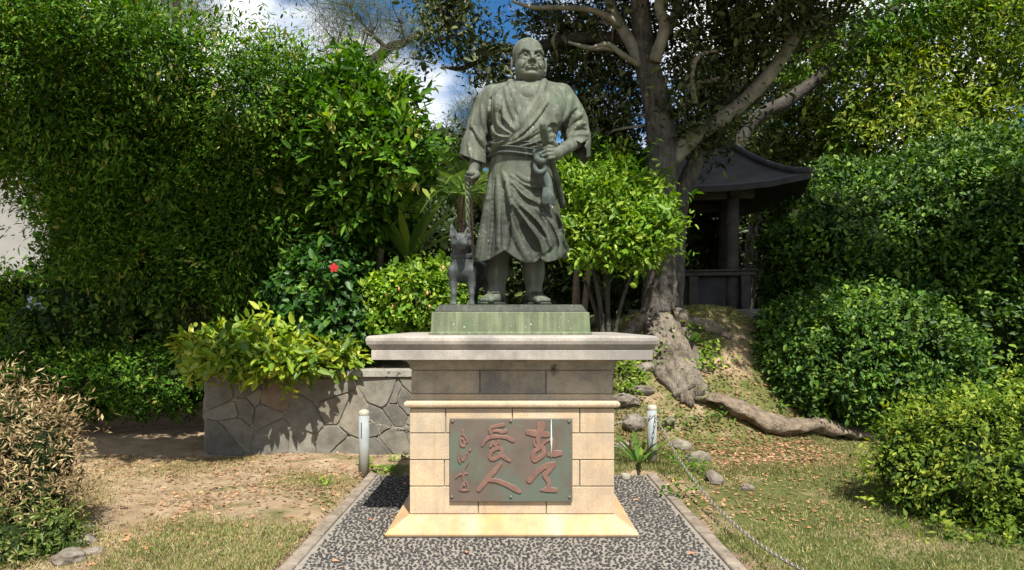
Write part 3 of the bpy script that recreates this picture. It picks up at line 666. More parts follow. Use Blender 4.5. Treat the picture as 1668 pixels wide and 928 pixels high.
sl = tuple(slice(int(round((sv.lo[i] - robe.lo[i]) / robe.h)), int(round((sv.lo[i] - robe.lo[i]) / robe.h)) + sv.n[i]) for i in range(3))
def merge(v, s_, k=0.05):
    """smooth union of s_ into v, resampled by nearest cell"""
    ix = [np.round((s_.ax[i] - v.lo[i]) / v.h).astype(int) for i in range(3)]; ok = [(q >= 0) & (q < v.n[i]) for i, q in enumerate(ix)]
    sub = s_.D[np.ix_(*[np.where(o)[0] for o in ok])]; I_ = np.ix_(*[q[o] for q, o in zip(ix, ok)])
    a = v.D[I_]; h_ = np.maximum(k - np.abs(a - sub), 0) / k; v.D[I_] = np.minimum(a, sub) - h_ * h_ * k * 0.25
def grid_like(v, lo, hi):
    lo = v.lo + np.round((np.array(lo) - v.lo) / v.h) * v.h; return Vol(lo, hi, v.h)
merge(robe, sv, 0.03)
# sleeve of the arm set on the hip
sr = Vol((0.2, 5.4, 2.85), (0.76, 6.3, 3.75), 0.0055)
EL = PW(944, 222, 0.10)
sr.add(cap(PW(922, 172, 0.03), PW(935, 200, 0.07), 0.115, 0.12), 0.04); sr.add(cap(PW(935, 200, 0.07), PW(937, 232, 0.08), 0.12, 0.125), 0.04)
sr.add(cap(PW(939, 222, 0.06), PW(934, 244, -0.06), 0.115, 0.12), 0.05); sr.add(cap(PW(944, 225, 0.06), PW(946, 258, 0.03), 0.08, 0.09), 0.05)
ins = Vol((0.2, 5.4, 2.85), (0.76, 6.3, 3.75), 0.0055); ins.add(cap(PW(939, 232, 0.03), PW(928, 262, -0.16), 0.095, 0.14), 0.0)
ins.add(cap(PW(945, 242, 0.03), PW(944, 275, 0.0), 0.06, 0.10), 0.02)
sr.D = np.maximum(sr.D, -ins.D)
X3, Y3, Z3 = sr.full(); ppx = CX + X3 * FPX / Y3; ppy = HY - (Z3 - CAMZ) * FPX / Y3
sr.D = np.maximum(sr.D, (ppy - np.interp(ppx, [905, 916, 930, 942, 952, 960, 970], [226, 232, 236, 250, 264, 256, 254]) - 10 * np.clip((Y3 - 5.9) / 0.2, -0.5, 0.5)) * 0.005)
sr.D = np.maximum(sr.D, np.where(Z3 < 3.36, (913.5 - ppx) * 0.0054, -1)).astype(np.float32)
merge(robe, sr, 0.03); del ppx, ppy
# gap between arm and body
robe.cut(ell(PW(916, 225, 0.0), (0.026, 0.5, 0.07), roty(R(-8))), 0.02)
c8 = lambda *a: [(780 + x / 5.8, 130 + y / 5.8) for x, y in a]
c2 = lambda *a: [(700 + x / 3.313, 280 + y / 3.313) for x, y in a]
c1 = lambda *a: [(700 + x / 3.57, 40 + y / 3.57) for x, y in a]
dr = robe.draw
# lapels
dr(c8((300, 15), (318, 90), (352, 190), (410, 335)), [0.034, 0.05, 0.055, 0.045], 0.006, 0.74)
dr(c8((262, 60), (300, 200), (345, 310), (385, 385)), [0.006, 0.009, 0.009], 0.008, -0.2, 'cut')
dr(c8((250, 70), (278, 200), (320, 320), (365, 400)), [0.018, 0.02, 0.014], 0.015, 0.4)
dr(c8((615, 12), (590, 90), (540, 190), (470, 300), (390, 400), (300, 500), (220, 570), (140, 632)), [0.036, 0.05, 0.058, 0.058, 0.055], 0.006, 0.74)
dr(c8((655, 40), (625, 140), (575, 250), (500, 360), (400, 480), (300, 575), (240, 615)), [0.006, 0.010, 0.011, 0.009], 0.008, -0.2, 'cut')
dr(c8((640, 210), (560, 330), (470, 440), (350, 550), (260, 605)), [0.010, 0.018, 0.018, 0.014], 0.016, 0.3)
dr(c8((660, 230), (580, 355), (480, 462), (360, 565)), [0.005, 0.008, 0.005], 0.01, 0.0, 'cut')
# folds of the breast
for a, r_ in ((c8((225, 240), (245, 340), (275, 410), (330, 470)), .02), (c8((165, 310), (190, 400), (230, 450), (295, 485)), .02), (c8((115, 420), (150, 490), (200, 515), (265, 525)), .018), (c8((120, 600), (170, 590), (225, 575)), .012)):
    dr(a, [r_ * 0.5, r_ * 1.2, r_ * 1.3, r_ * 0.7], 0.012, 0.2)
for a in (c8((200, 300), (220, 390), (255, 440), (310, 485)), c8((140, 400), (165, 460), (215, 497), (275, 515)), c8((112, 530), (150, 560), (215, 560))):
    dr(a, [0.010, 0.024, 0.024, 0.010], 0.010, 0.1, 'cut')
for a, r_ in ((c8((180, 110), (172, 200), (165, 280)), .016), (c1((820, 420), (800, 500), (770, 560)), .02), (c1((745, 480), (745, 540), (740, 585)), .018), (c1((720, 500), (715, 560), (735, 600)), .012)):
    dr(a, [r_ * 0.3, r_, r_ * 0.5], 0.03, 0.4)
dr(c1((690, 600), (720, 590), (745, 600)), [0.006, 0.014, 0.008], 0.02, 0, 'cut'); dr(c1((690, 640), (720, 620), (745, 640)), [0.006, 0.012, 0.008], 0.02, 0, 'cut')
dr(c1((352, 430), (350, 520), (350, 620), (348, 700)), [0.016, 0.03, 0.034, 0.03], 0.012, 0.3, 'cut')
dr(c1((352, 470), (350, 560), (350, 690)), [0.016, 0.026, 0.026], 0.012, 0.3, 'cut')
for a, r_ in ((c8((560, 440), (440, 540), (330, 600), (250, 625)), .016), (c8((600, 560), (480, 610), (360, 640)), .012), (c8((560, 620), (430, 645), (300, 650)), .010)): dr(a, [r_ * 0.4, r_, r_ * 0.6], 0.012, 0.3)
for a, r_ in ((c8((580, 500), (450, 575), (330, 620), (260, 635)), .012), (c8((590, 600), (460, 632), (330, 650)), .009)): dr(a, [r_ * 0.4, r_, r_ * 0.6], 0.012, -0.1, 'cut')
# sleeve folds
for a, r_, md in ((c1((235, 600), (262, 640), (290, 690), (318, 750)), .011, 'cut'), (c1((250, 590), (280, 640), (312, 690), (332, 740)), .016, 'add'), (c1((262, 480), (248, 560), (238, 600)), .014, 'add'), (c1((225, 690), (235, 740), (248, 785)), .012, 'add'), (c1((300, 470), (310, 560), (330, 640)), .015, 'add'),
                (c1((825, 640), (870, 610), (915, 615)), .016, 'cut'), (c1((805, 660), (860, 640), (922, 640)), .016, 'add'), (c1((815, 620), (865, 580), (905, 575)), .016, 'add'), (c1((800, 600), (850, 540), (885, 520)), .018, 'add'), (c1((790, 590), (835, 520), (860, 490)), .01, 'cut'), (c1((850, 700), (885, 700), (925, 670)), .008, 'cut')):
    dr(a, [r_ * 0.5, r_ * 1.35, r_ * 0.6], 0.014, 0.25 if md == 'add' else -0.1, md)
# skirt folds
for a, r_ in ((c2((330, 20), (312, 180), (285, 330), (258, 460)), .03), (c2((365, 30), (372, 150), (380, 280), (372, 400)), .026), (c2((425, 110), (440, 220), (475, 350), (535, 478)), .034), (c2((430, 140), (480, 240), (560, 330), (610, 430)), .036), (c2((440, 120), (540, 230), (620, 320), (655, 400)), .022),
             (c2((440, 20), (490, 70), (540, 85), (600, 80)), .016), (c2((432, 45), (490, 120), (560, 160), (640, 190)), .018), (c2((470, 10), (520, 45), (580, 45)), .013), (c2((600, 170), (650, 260), (700, 350), (738, 415)), .028), (c2((560, 170), (630, 270), (690, 380), (700, 455)), .03), (c2((660, 190), (690, 260), (715, 320)), .02), (c2((395, 0), (415, 60), (432, 130)), .018)):
    dr(a, [r_ * 0.5, r_ * 1.1, r_ * 1.1, r_ * 0.85], 0.018, 0.2)
for a, r_ in ((c2((400, 60), (410, 180), (415, 300), (405, 415)), .03), (c2((350, 40), (345, 150), (335, 300), (320, 450)), .014), (c2((445, 190), (500, 300), (560, 400), (580, 475)), .034), (c2((445, 70), (500, 140), (570, 180), (640, 215)), .012), (c2((455, 35), (510, 80), (570, 100), (610, 95)), .010), (c2((620, 240), (660, 320), (680, 400), (640, 440)), .016), (c2((470, 180), (560, 270), (620, 350)), .014), (c2((685, 230), (700, 290), (705, 330)), .014)):
    dr(a, [r_ * 0.5, r_ * 1.5, r_ * 1.6, r_ * 1.0], 0.010, 0.15, 'cut')
hol = np.maximum(robe.D + 0.034, np.clip(robe.full()[2] - 2.62, -1, 1))          # the skirt is hollow below the hips
hol[:, :, :12] = np.minimum(hol[:, :, :12], robe.D[:, :, :12] + 0.034)
X, Yg, Z = robe.full(); d0_, _t = loft(robe, -0.045); hol = np.minimum(np.where(Z < 2.66, np.maximum(d0_, robe.D + 0.02), 1), hol)
robe.D = np.maximum(robe.D, -hol).astype(np.float32); del hol, d0_, _t
V, Fa = robe.mesh(); statue = thing('bronze_statue', (0.05, Y0, ZP), 'weathered green bronze statue of a stout man in a short kimono, hand on his sword', 'statue')
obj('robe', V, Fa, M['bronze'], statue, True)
# ------------------------------------------------------------------ body: head, neck, arms, hands, legs and feet in one surface
bd = Vol((-0.50, 5.40, 1.745), (0.66, 6.30, 4.14), 0.0055)
HC = PW(861.5, 95, -0.05); HR = rotz(R(9)) @ rotx(R(-2))
def hd(prim, k=0.02, cutm=False): (bd.cut if cutm else bd.add)(moved(prim, HR, HC), k)
hd(ell((0, .04, .055), (.130, .155, .13)), 0); hd(ell((0, -.03, -.05), (.118, .125, .16)), .05); hd(ell((0, -.005, -.12), (.119, .116, .095)), .05); hd(ell((0, -.06, -.175), (.08, .065, .045)), .04)
hd(ell((0, -.122, -.183), (.046, .034, .026)), .02); hd(ell((0, .01, -.175), (.098, .1, .05)), .04)
for s_ in (-1, 1):
    hd(ell((s_ * .068, -.098, -.10), (.045, .04, .045)), .03); hd(ell((s_ * .078, -.055, -.145), (.042, .05, .05)), .03)
    hd(cap((s_ * .016, -.150, -.002), (s_ * .062, -.146, .012), .015, .016), .02); hd(cap((s_ * .062, -.146, .012), (s_ * .104, -.102, -.004), .016, .012), .02)
    hd(ell((s_ * .058, -.158, -.038), (.046, .034, .030)), .018, True)
    hd(ell((s_ * .058, -.116, -.04), (.034, .026, .028)), .004)
    hd(cap((s_ * .024, -.136, -.04), (s_ * .058, -.146, -.020), .0075), .006); hd(cap((s_ * .058, -.146, -.020), (s_ * .095, -.116, -.040), .0075), .006)
    hd(cap((s_ * .026, -.135, -.050), (s_ * .060, -.141, -.064), .007), .008); hd(cap((s_ * .060, -.141, -.064), (s_ * .093, -.114, -.048), .007), .008)
    hd(ell((s_ * .057 + .004, -.145, -.039), (.010, .010, .010)), .003, True)
    hd(ell((s_ * .023, -.157, -.080), (.015, .018, .013)), .010); hd(ell((s_ * .013, -.182, -.094), (.008, .010, .006)), .004, True)
    hd(cap((s_ * .042, -.150, -.085), (s_ * .074, -.120, -.142), .005), .012, True)
    hd(cap((s_ * .056, -.138, -.142), (s_ * .052, -.130, -.168), .006), .012, True)
    hd(ell((s_ * .148, .03, -.045), (.014, .036, .062), rotz(s_ * R(18))), .012); hd(ell((s_ * .163, .018, -.038), (.010, .019, .040)), .008, True); hd(ell((s_ * .145, .018, -.103), (.011, .016, .018)), .01)
hd(cap((0, -.144, -.008), (0, -.182, -.070), .014, .019), .016); hd(ell((0, -.184, -.077), (.019, .017, .015)), .01)
hd(cap((-.046, -.140, -.130), (0, -.162, -.118), .008, .011), .008); hd(cap((.046, -.140, -.130), (0, -.162, -.118), .008, .011), .008)
hd(cap((-.030, -.146, -.139), (.030, -.146, -.139), .014), .008)
hd(cap((-.052, -.142, -.138), (0, -.174, -.128), .0045), .003, True); hd(cap((.052, -.142, -.138), (0, -.174, -.128), .0045), .003, True)
hd(cap((-.032, -.154, -.158), (.032, -.154, -.158), .008), .012, True); hd(cap((-.006, -.166, .012), (-.006, -.166, -.012), .007), .014, True)
for zz in (.045, .07): hd(cap((-.06, -.140 + (zz - .045) * .4, zz), (.06, -.140 + (zz - .045) * .4, zz), .004), .012, True)
hd(ell((0, .062, .073), (.1335, .142, .122)), .004)     # cropped hair
bd.add(cap(HC + [0, .07, -.10], PW(861, 152, 0.05), 0.1, 0.122), 0.02); bd.add(ell(PW(861, 165, -0.07), (0.2, 0.19, 0.13)), 0.05)
bd.add(cap(PW(861, 180, 0), PW(850, 330, 0.0), 0.19, 0.19), 0.05)
# hanging arm and fist
SH = PW(797, 172, 0.04); EB = PW(782, 225, 0.06); WR = PW(774, 268, -0.08)
bd.add(cap(SH, EB, 0.085, 0.075), 0.04); bd.add(cap(EB, WR, 0.075, 0.047), 0.03); bd.add(cap(SH, PW(850, 175, 0.04), 0.1, 0.12), 0.05)
HN = PW(769, 287, -0.11)
bd.add(cap(WR, HN + [0.006, 0, .02], 0.043, 0.05), 0.03); bd.add(ell(HN + [.006, 0, -.002], (.056, .045, .055)), .02)
for i in range(4):
    q0 = HN + np.array([-.045 + .012 * (i == 0), -.012 + .016 * i - .02, .022 - .026 * i]); q1 = q0 + [.0, -.036, -.008]; q2 = q1 + [.042, -.008, -.008]; q3 = q2 + [.022, .018, .0]
    r_ = (.0165, .017, .016, .014)[i]
    bd.add(cap(q0, q1, r_ + .002, r_), .008); bd.add(cap(q1, q2, r_, r_ * .95), .006); bd.add(cap(q2, q3, r_ * .95, r_ * .85), .006)
tq = [HN + np.array([.05, -.02, .012]), HN + np.array([.042, -.062, -.012]), HN + np.array([.006, -.078, -.034])]
bd.add(cap(tq[0], tq[1], .022, .019), .012); bd.add(cap(tq[1], tq[2], .019, .015), .008)
# arm on the hip, hand round the scabbard
EB2 = PW(943, 226, 0.08); WR2 = PW(921, 242, -0.26); HN2 = PW(907, 249, -0.40)
bd.add(cap(PW(922, 172, 0.04), EB2, 0.085, 0.075), 0.04); bd.add(cap(EB2, WR2, 0.07, 0.05), 0.03); bd.add(cap(PW(922, 172, 0.04), PW(870, 175, 0.04), 0.1, 0.12), 0.05)
bd.add(cap(WR2, HN2, 0.048, 0.048), 0.03); bd.add(ell(HN2 + [0, 0, 0], (.05, .04, .058), roty(R(10))), .02)
for i in range(4):
    a = HN2 + np.array([-.022, -.022, .042 - .027 * i]); b1 = a + [-.05, -.03, -.004 - .004 * i]; b2 = b1 + [-.038 + .006 * i, .016, -.008]
    r_ = (.0155, .0165, .016, .0145)[i]; ext = (0.9, 1.05, 1.05, 0.85)[i]
    b1 = a + (b1 - a) * ext; b2 = b1 + (b2 - (a + (b1 - a))) * 0 + np.array([-.04 * ext, .018, -.010])
    bd.add(cap(a, b1, r_ + .003, r_), .008); bd.add(cap(b1, b2, r_, r_ * .8), .006)
a = HN2 + np.array([-.01, -.03, .06]); bd.add(cap(a, a + [-.03, -.02, .024], .021, .018), .012); bd.add(cap(a + [-.03, -.02, .024], a + [-.068, -.005, .022], .018, .013), .008)
# legs and feet
def leg(kx, ky, ax, ay, d0, d1, toe, mirror):
    K = PW(kx, ky, d0); A = PW(ax, ay, d1); A[2] = ZP + 0.105
    bd.add(cap(PW(850 + (kx - 850) * 0.7, 330, 0), K, 0.15, 0.105), 0.05); bd.add(cap(K, K * 0.45 + A * 0.55 + [0, .02, 0], 0.105, 0.088), 0.05); bd.add(cap(K * 0.45 + A * 0.55 + [0, .02, 0], A, 0.086, 0.066), 0.05)
    bd.add(ell(K * 0.62 + A * 0.38 + [0, .045, 0], (0.08, .075, .13)), 0.05)
    u = np.array([math.sin(toe), -math.cos(toe), 0]); s_ = np.array([math.cos(toe), math.sin(toe), 0]); hz = A.copy(); hz[2] = ZP + 0.058
    bd.add(cap(A, hz + u * .06 + [0, 0, .01], .066, .055), .03); bd.add(ell(hz - u * .05, (.06, .06, .05)), .03); bd.add(cap(hz + u * .03, hz + u * .15 + [0, 0, -.008], .055, .05), .03)
    bd.add(ell(hz + u * .165 + [0, 0, -.012], (.082, .07, .032), rotz(toe)), .03)
    for i in range(5):
        o_ = (-.058, -.024, .006, .032, .056)[i] * mirror; l_ = (.245, .245, .232, .215, .19)[i]; r_ = (.027, .02, .019, .018, .017)[i]
        b0 = hz + u * (l_ - .06) + s_ * o_ + [0, 0, -.006]; bd.add(cap(b0, hz + u * l_ + s_ * o_ * 1.08 + [0, 0, -.016], r_, r_ * .92), .006)
    return hz, u, s_
f1 = leg(812, 405, 809, 470, 0.0, -0.06, R(-24), -1); f2 = leg(868, 405, 870, 470, 0.05, 0.02, R(20), 1)
V, Fa = bd.mesh(); obj('body', V, Fa, M['bronze_head'], statue, True)
# straw sandals
for hz, u, s_ in (f1, f2):
    v = Vol(hz - [.24, .34, .08], hz + [.24, .24, .08], 0.006); c_ = hz + u * .065; c_[2] = ZP + .016
    Rm = rotz(math.atan2(u[0], -u[1]))
    v.add(ell(c_, (.105, .215, .034), Rm), 0); Xs, Ys, Zs = v.full(); v.D = np.maximum(v.D, np.abs(Zs - (ZP + .014)) - .014).astype(np.float32)
    top = hz + u * .13 + [0, 0, .045]; q0 = hz - u * .02 - s_ * .075 + [0, 0, -.03]; q1 = hz - u * .02 + s_ * .075 + [0, 0, -.03]
    for q in (q0, q1):
        prev = q
        for t_ in np.linspace(0.15, 1, 8):
            p = q * (1 - t_) + (hz + u * .17 + [0, 0, .022]) * t_ + np.array([0, 0, .055 * math.sin(math.pi * t_)]); v.add(cap(prev, p, .014), .004); prev = p
    V, Fa = v.mesh(); obj('sandal', V, Fa, M['bronze'], statue, True)
# sash
sa = Vol((-0.28, 5.48, 2.94), (0.42, 6.2, 3.20), 0.006)
def tilt(X): return (X - 0.05) * -0.10
def sr_(th, Z): return 0.0
d, th = loft(sa, 0.024); X, Yg, Z = sa.full(); zc = Z - tilt(X)
d = d - 0.014 * np.cos(zc * 2 * np.pi / 0.047 + 0.6 * np.sin(th * 2.0)) - 0.004 * np.cos(th * 5 + zc * 40)
d = np.maximum(d, np.abs(zc - 3.064) - 0.070 - 0.008 * np.cos(th * 3)); sa.D = d.astype(np.float32)
V, Fa = sa.mesh(); sash = obj('sash', V, Fa, M['bronze_sash'], statue, True)
KN = W(884, 257, 5.50); kv = Vol(KN - [.11, .1, .2], KN + [.1, .12, .1], 0.005)
c3 = lambda x, y, dy=0.0: W(860 + x / 6.19, 195 + y / 6.19, 5.515 + dy)
def rope(v, pts, r, k=0.004):
    P = smooth_path(np.array(pts), 6)
    for i in range(len(P) - 1): v.add(cap(P[i], P[i + 1], r), k)
rope(kv, [c3(70, 330, .02), c3(120, 350, -.03), c3(160, 330, -.02), c3(130, 310, .01), c3(85, 335, .0)], .024)
rope(kv, [c3(90, 350, 0), c3(95, 400, -.04), c3(140, 420, -.045), c3(180, 390, -.02), c3(170, 340, 0)], .027)
rope(kv, [c3(100, 410, .0), c3(75, 450, -.02), c3(80, 505, -.03), c3(120, 530, -.03), c3(165, 505, -.02), c3(160, 460, -.02), c3(130, 440, -.03)], .021)
V, Fa = kv.mesh(); obj('knot', V, Fa, M['bronze_sash'], sash, True)
tv = Vol(W(905, 340, 5.45) - [.22, .12, .02], W(895, 285, 5.6) + [.12, .14, .1], 0.006)
for o_ in (-18, 0, 18): rope(tv, [c3(165, 510, .0), c3(195 + o_, 600, .0), c3(215 + o_, 700, .0), c3(220 + o_ * 1.3, 800, 0)], .017, .01)
for q in range(9): rope(tv, [c3(160 + q * 6, 690 + (q % 3) * 10, -.012), c3(150 + q * 14, 770, -.02), c3(145 + q * 15, 835 + (q * 37 % 20), -.006)], .009, .004)
V, Fa = tv.mesh(); obj('tassel', V, Fa, M['bronze_sash'], statue, True)
# sword
sw = Vol((0.22, 5.3, 2.5), (0.56, 6.1, 3.38), 0.005)
ha = W(883.5, 205, 5.38); hb = W(894, 246, 5.545); he = W(917, 337, 5.90)
for i in range(14):
    t_ = i / 13; p = ha * (1 - t_) + hb * t_ * 1.0; rr = .030 + .006 * (i % 2); sw.add(cap(p, ha * (1 - min(1, t_ + .07)) + hb * min(1, t_ + .07), rr), .006)
sw.add(ell(ha + [0, 0, .005], (.034, .034, .026)), .004)
V, Fa = sw.mesh(); sword = obj('sword', V, Fa, M['bronze'], statue, True)
mb = MB(); mb.tube(smooth_path([hb, (hb + he) / 2 + [.008, 0, 0], he], 6), [.024, .026, .028], 14); mb.lathe([(.028, 0), (.02, -.012), (.004, -.016)], he, 14); mb.build('scabbard', M['bronze'], sword, True)
# leash
dogY = 5.72
col = W(764, 410, dogY - 0.02); lp = smooth_path([HN + [-.03, -.045, -.02], W(762, 320, 5.77), W(763.5, 372, 5.76), W(766, 398, 5.77), col + [.02, .1, 0.0]], 14)
mb = MB(); n_ = len(lp)
for ph in (0, np.pi):
    q = lp + np.stack([np.cos(np.arange(n_) * 0.9 + ph), np.sin(np.arange(n_) * 0.9 + ph), np.zeros(n_)], 1) * 0.009; mb.tube(q, 0.011, 6)
mb.build('leash', M['bronze'], statue, True)
# ------------------------------------------------------------------ dog
dog = thing('bronze_dog', (-0.42, dogY, ZP), 'dark bronze dog with upright ears and a collar standing beside the statue', 'statue')
dv = Vol((-0.62, 5.50, 1.75), (-0.08, 6.62, 2.49), 0.005); D = lambda px, py, dy=0.0: W(px, py, dogY + dy)
DH = D(751, 393, -0.02); DR = rotz(R(14)) @ rotx(R(-4))
def dh(prim, k=.012, cutm=False): (dv.cut if cutm else dv.add)(moved(prim, DR, DH), k)
dh(ell((0, .03, .01), (.082, .09, .068)), 0); dh(cap((0, -.03, -.012), (0, -.135, -.045), .052, .03), .03); dh(ell((0, -.15, -.036), (.019, .014, .013)), .006); dh(cap((0, .0, -.04), (0, -.11, -.066), .045, .024), .02)
dh(cap((-.03, -.12, -.06), (0, -.155, -.058), .004), .005, True); dh(cap((.03, -.12, -.06), (0, -.155, -.058), .004), .005, True)
for s_ in (-1, 1):
    dh(ell((s_ * .055, .0, -.025), (.035, .05, .035)), .02); dh(cap((s_ * .015, -.052, .038), (s_ * .06, -.03, .04), .013), .014)
    dh(ell((s_ * .042, -.066, .016), (.02, .014, .011)), .01, True); dh(ell((s_ * .042, -.053, .015), (.014, .011, .010)), .003)
    dh(cap((s_ * .055, .035, .05), (s_ * .074, .04, .150), .040, .008), .012); dh(ell((s_ * .066, .002, .09), (.023, .028, .042), roty(s_ * R(8))), .006, True)
dv.add(cap(DH + [0, .06, -.03], D(752, 428, .07), .072, .088), .03); dv.add(ell(D(753, 437, .09), (.092, .13, .125)), .04)
BK = np.array([.0, .0, 0]); fr = D(754, 438, .12); bk = np.array([fr[0] + .14, dogY + .62, fr[2] - .0])
dv.add(cap(fr, (fr + bk) / 2 + [0, 0, -.0], .1, .085), .05); dv.add(cap((fr + bk) / 2, bk, .095, .09), .04); dv.add(ell(bk + [0, 0, -.02], (.1, .11, .11)), .04)
def dleg(px, dy, sgn):
    a = D(px, 440, dy); e = D(px - sgn * .3, 463, dy + .02); wv = D(px, 478, dy - .0); f_ = D(px, 490, dy - .005); f_[2] = ZP + .028
    dv.add(cap(a, e, .05, .033), .03); dv.add(cap(e, wv, .032, .024), .02); dv.add(cap(wv, f_, .024, .023), .015); dv.add(ell(f_ + [0, -.018, -.008], (.03, .042, .022)), .012)
    for i in (-1, 0, 1): dv.add(cap(f_ + [i * .017, -.02, -.012], f_ + [i * .019, -.054, -.017], .012, .010), .004)
dleg(739, .02, 1); dleg(768, .03, -1)
for sx in (-1, 1):
    hp = bk + [sx * .06, .02, -.02]; kn = hp + [sx * .015, -.06, -.14]; hk = hp + [sx * .01, .07, -.26]; ft = np.array([hk[0], hk[1] - .02, ZP + .028])
    dv.add(cap(hp, kn, .075, .05), .03); dv.add(cap(kn, hk, .046, .026), .02); dv.add(cap(hk, ft, .025, .022), .015); dv.add(ell(ft + [0, -.03, -.008], (.028, .045, .02)), .012)
tp = smooth_path([bk + [0, .08, .05], bk + [.03, .13, .12], bk + [.09, .08, .17], bk + [.12, .0, .13]], 5)
for i in range(len(tp) - 1): dv.add(cap(tp[i], tp[i + 1], .026 - .001 * i), .01)
V, Fa = dv.mesh(); obj('body', V, Fa, M['bronze_dog'], dog, True)
cv = Vol(DH + [-.16, -.1, -.16], DH + [.16, .26, .0], .005); ca = DH + [0, .06, -.03]; cb = D(752, 428, .07); ax_ = (cb - ca) / np.linalg.norm(cb - ca); cc = ca * .45 + cb * .55
Xc, Yc, Zc = cv.full(); da = (Xc - cc[0]) * ax_[0] + (Yc - cc[1]) * ax_[1] + (Zc - cc[2]) * ax_[2]; dr_ = np.sqrt(np.maximum((Xc - cc[0]) ** 2 + (Yc - cc[1]) ** 2 + (Zc - cc[2]) ** 2 - da ** 2, 0))
cv.D = (np.sqrt((np.maximum(np.abs(da) - .012, 0)) ** 2 + (dr_ - .087) ** 2) - .009).astype(np.float32); V, Fa = cv.mesh(); obj('collar', V, Fa, M['bronze_dog'], dog, True)
# ------------------------------------------------------------------ pebble paving with kerbs
M['pave_mortar'] = mat_simple('pave_mortar', (0.165, 0.148, 0.126), (0.255, 0.23, 0.197), 16, 0.95, 0.5, 90, 0.004)
M['kerb'] = mat_simple('kerb', (0.13, 0.105, 0.08), (0.27, 0.225, 0.18), 7, 0.95, 0.6, 70, 0.006, spots=((0.1, 0.09, 0.07), 22, 0.6))
m, t, b = new_mat('pebble'); a_ = N(t, 'ShaderNodeAttribute', attribute_name='rnd')
t.links.new(ramp(t, a_.outputs['Fac'], [(0.0, (0.02, 0.0195, 0.019)), (0.6, (0.052, 0.05, 0.047)), (0.9, (0.15, 0.138, 0.122)), (1.0, (0.3, 0.27, 0.23))]), b.inputs['Base Color']); b.inputs['Roughness'].default_value = 0.85; b.inputs['Specular IOR Level'].default_value = 0.25; M['pebble'] = m
PX0, PY1 = 1.40, 7.12
mb = MB(); mb.box((-PX0 - 0.02, 2.6, -0.12), (PX0 + 0.02, PY1, 0.0)); paving = mb.build('paving', M['pave_mortar']); tag(paving, 'black pebble paving set in pale mortar round the pedestal', kind='structure')
for s_ in (-1, 1):
    y = 2.6
    while y < PY1 + 0.02:
        y2 = min(y + 0.62, PY1 + 0.03); dz = rng.uniform(-0.004, 0.004); xa, xb = sorted((s_ * (PX0 + 0.022), s_ * (PX0 + 0.118)))
        V, F_ = box_vf((xa, y + 0.003, -0.12), (xb, y2 - 0.003, 0.018 + dz), 0.008); obj('kerbstone', V, F_, M['kerb'], paving); y = y2
# pebbles in wandering rows
pn = SN(1.8, 11)
pts = []
g = 0.030; yy = 3.4
while yy < PY1 - 0.02:
    xx = -PX0 + 0.02 + rng.uniform(0, g)
    while xx < PX0 - 0.01:
        pts.append((xx + rng.normal(0, 0.005), yy + rng.normal(0, 0.008))); xx += g * rng.uniform(0.85, 1.2)
    yy += 0.036
pts = np.array(pts); inn = (np.abs(pts[:, 0]) < 0.945) & (np.abs(pts[:, 1] - PC[1]) < 0.945); pts = pts[~inn]
u_ = []
for th_ in np.linspace(0, 2 * np.pi, 7, endpoint=False): u_.append((math.cos(th_), math.sin(th_), 0.0))
for th_ in np.linspace(0.4, 0.4 + 2 * np.pi, 5, endpoint=False): u_.append((0.68 * math.cos(th_), 0.68 * math.sin(th_), 0.75))
u_.append((0, 0, 1.0)); u_ = np.array(u_)
import bmesh as _bm
bm_ = _bm.new(); [bm_.verts.new(v) for v in u_]; _bm.ops.convex_hull(bm_, input=bm_.verts[:]); bm_.verts.index_update(); tri = []
for f_ in bm_.faces:
    vi = [v.index for v in f_.verts]
    if all(i < 7 for i in vi): continue
    for q in range(1, len(vi) - 1): tri.append((vi[0], vi[q], vi[q + 1]))
bm_.free(); tri = np.array(tri)
n_ = len(pts); ang = 0.9 * pn(np.column_stack([pts, np.zeros(n_)])) + rng.normal(0, 0.5, n_) + 1.2
la = rng.uniform(0.015, 0.0215, n_); lb = la * rng.uniform(0.5, 0.75, n_); hh = rng.uniform(0.006, 0.014, n_)
ca_, sa_ = np.cos(ang)[:, None], np.sin(ang)[:, None]
ux = u_[None, :, 0] * la[:, None]; uy = u_[None, :, 1] * lb[:, None]
V = np.stack([pts[:, 0:1] + ux * ca_ - uy * sa_, pts[:, 1:2] + ux * sa_ + uy * ca_, u_[None, :, 2] * hh[:, None] - 0.001 + 0 * ux], -1).reshape(-1, 3)
Fp = (np.arange(n_)[:, None, None] * len(u_) + tri[None]).reshape(-1, 3)
pb = obj('pebbles', V, Fp, M['pebble'], paving, True); pb['kind'] = 'stuff'
at_ = pb.data.attributes.new('rnd', 'FLOAT', 'FACE'); at_.data.foreach_set('value', np.repeat(np.clip(rng.beta(1.6, 3, n_), 0, 1), len(tri)).astype(np.float32))

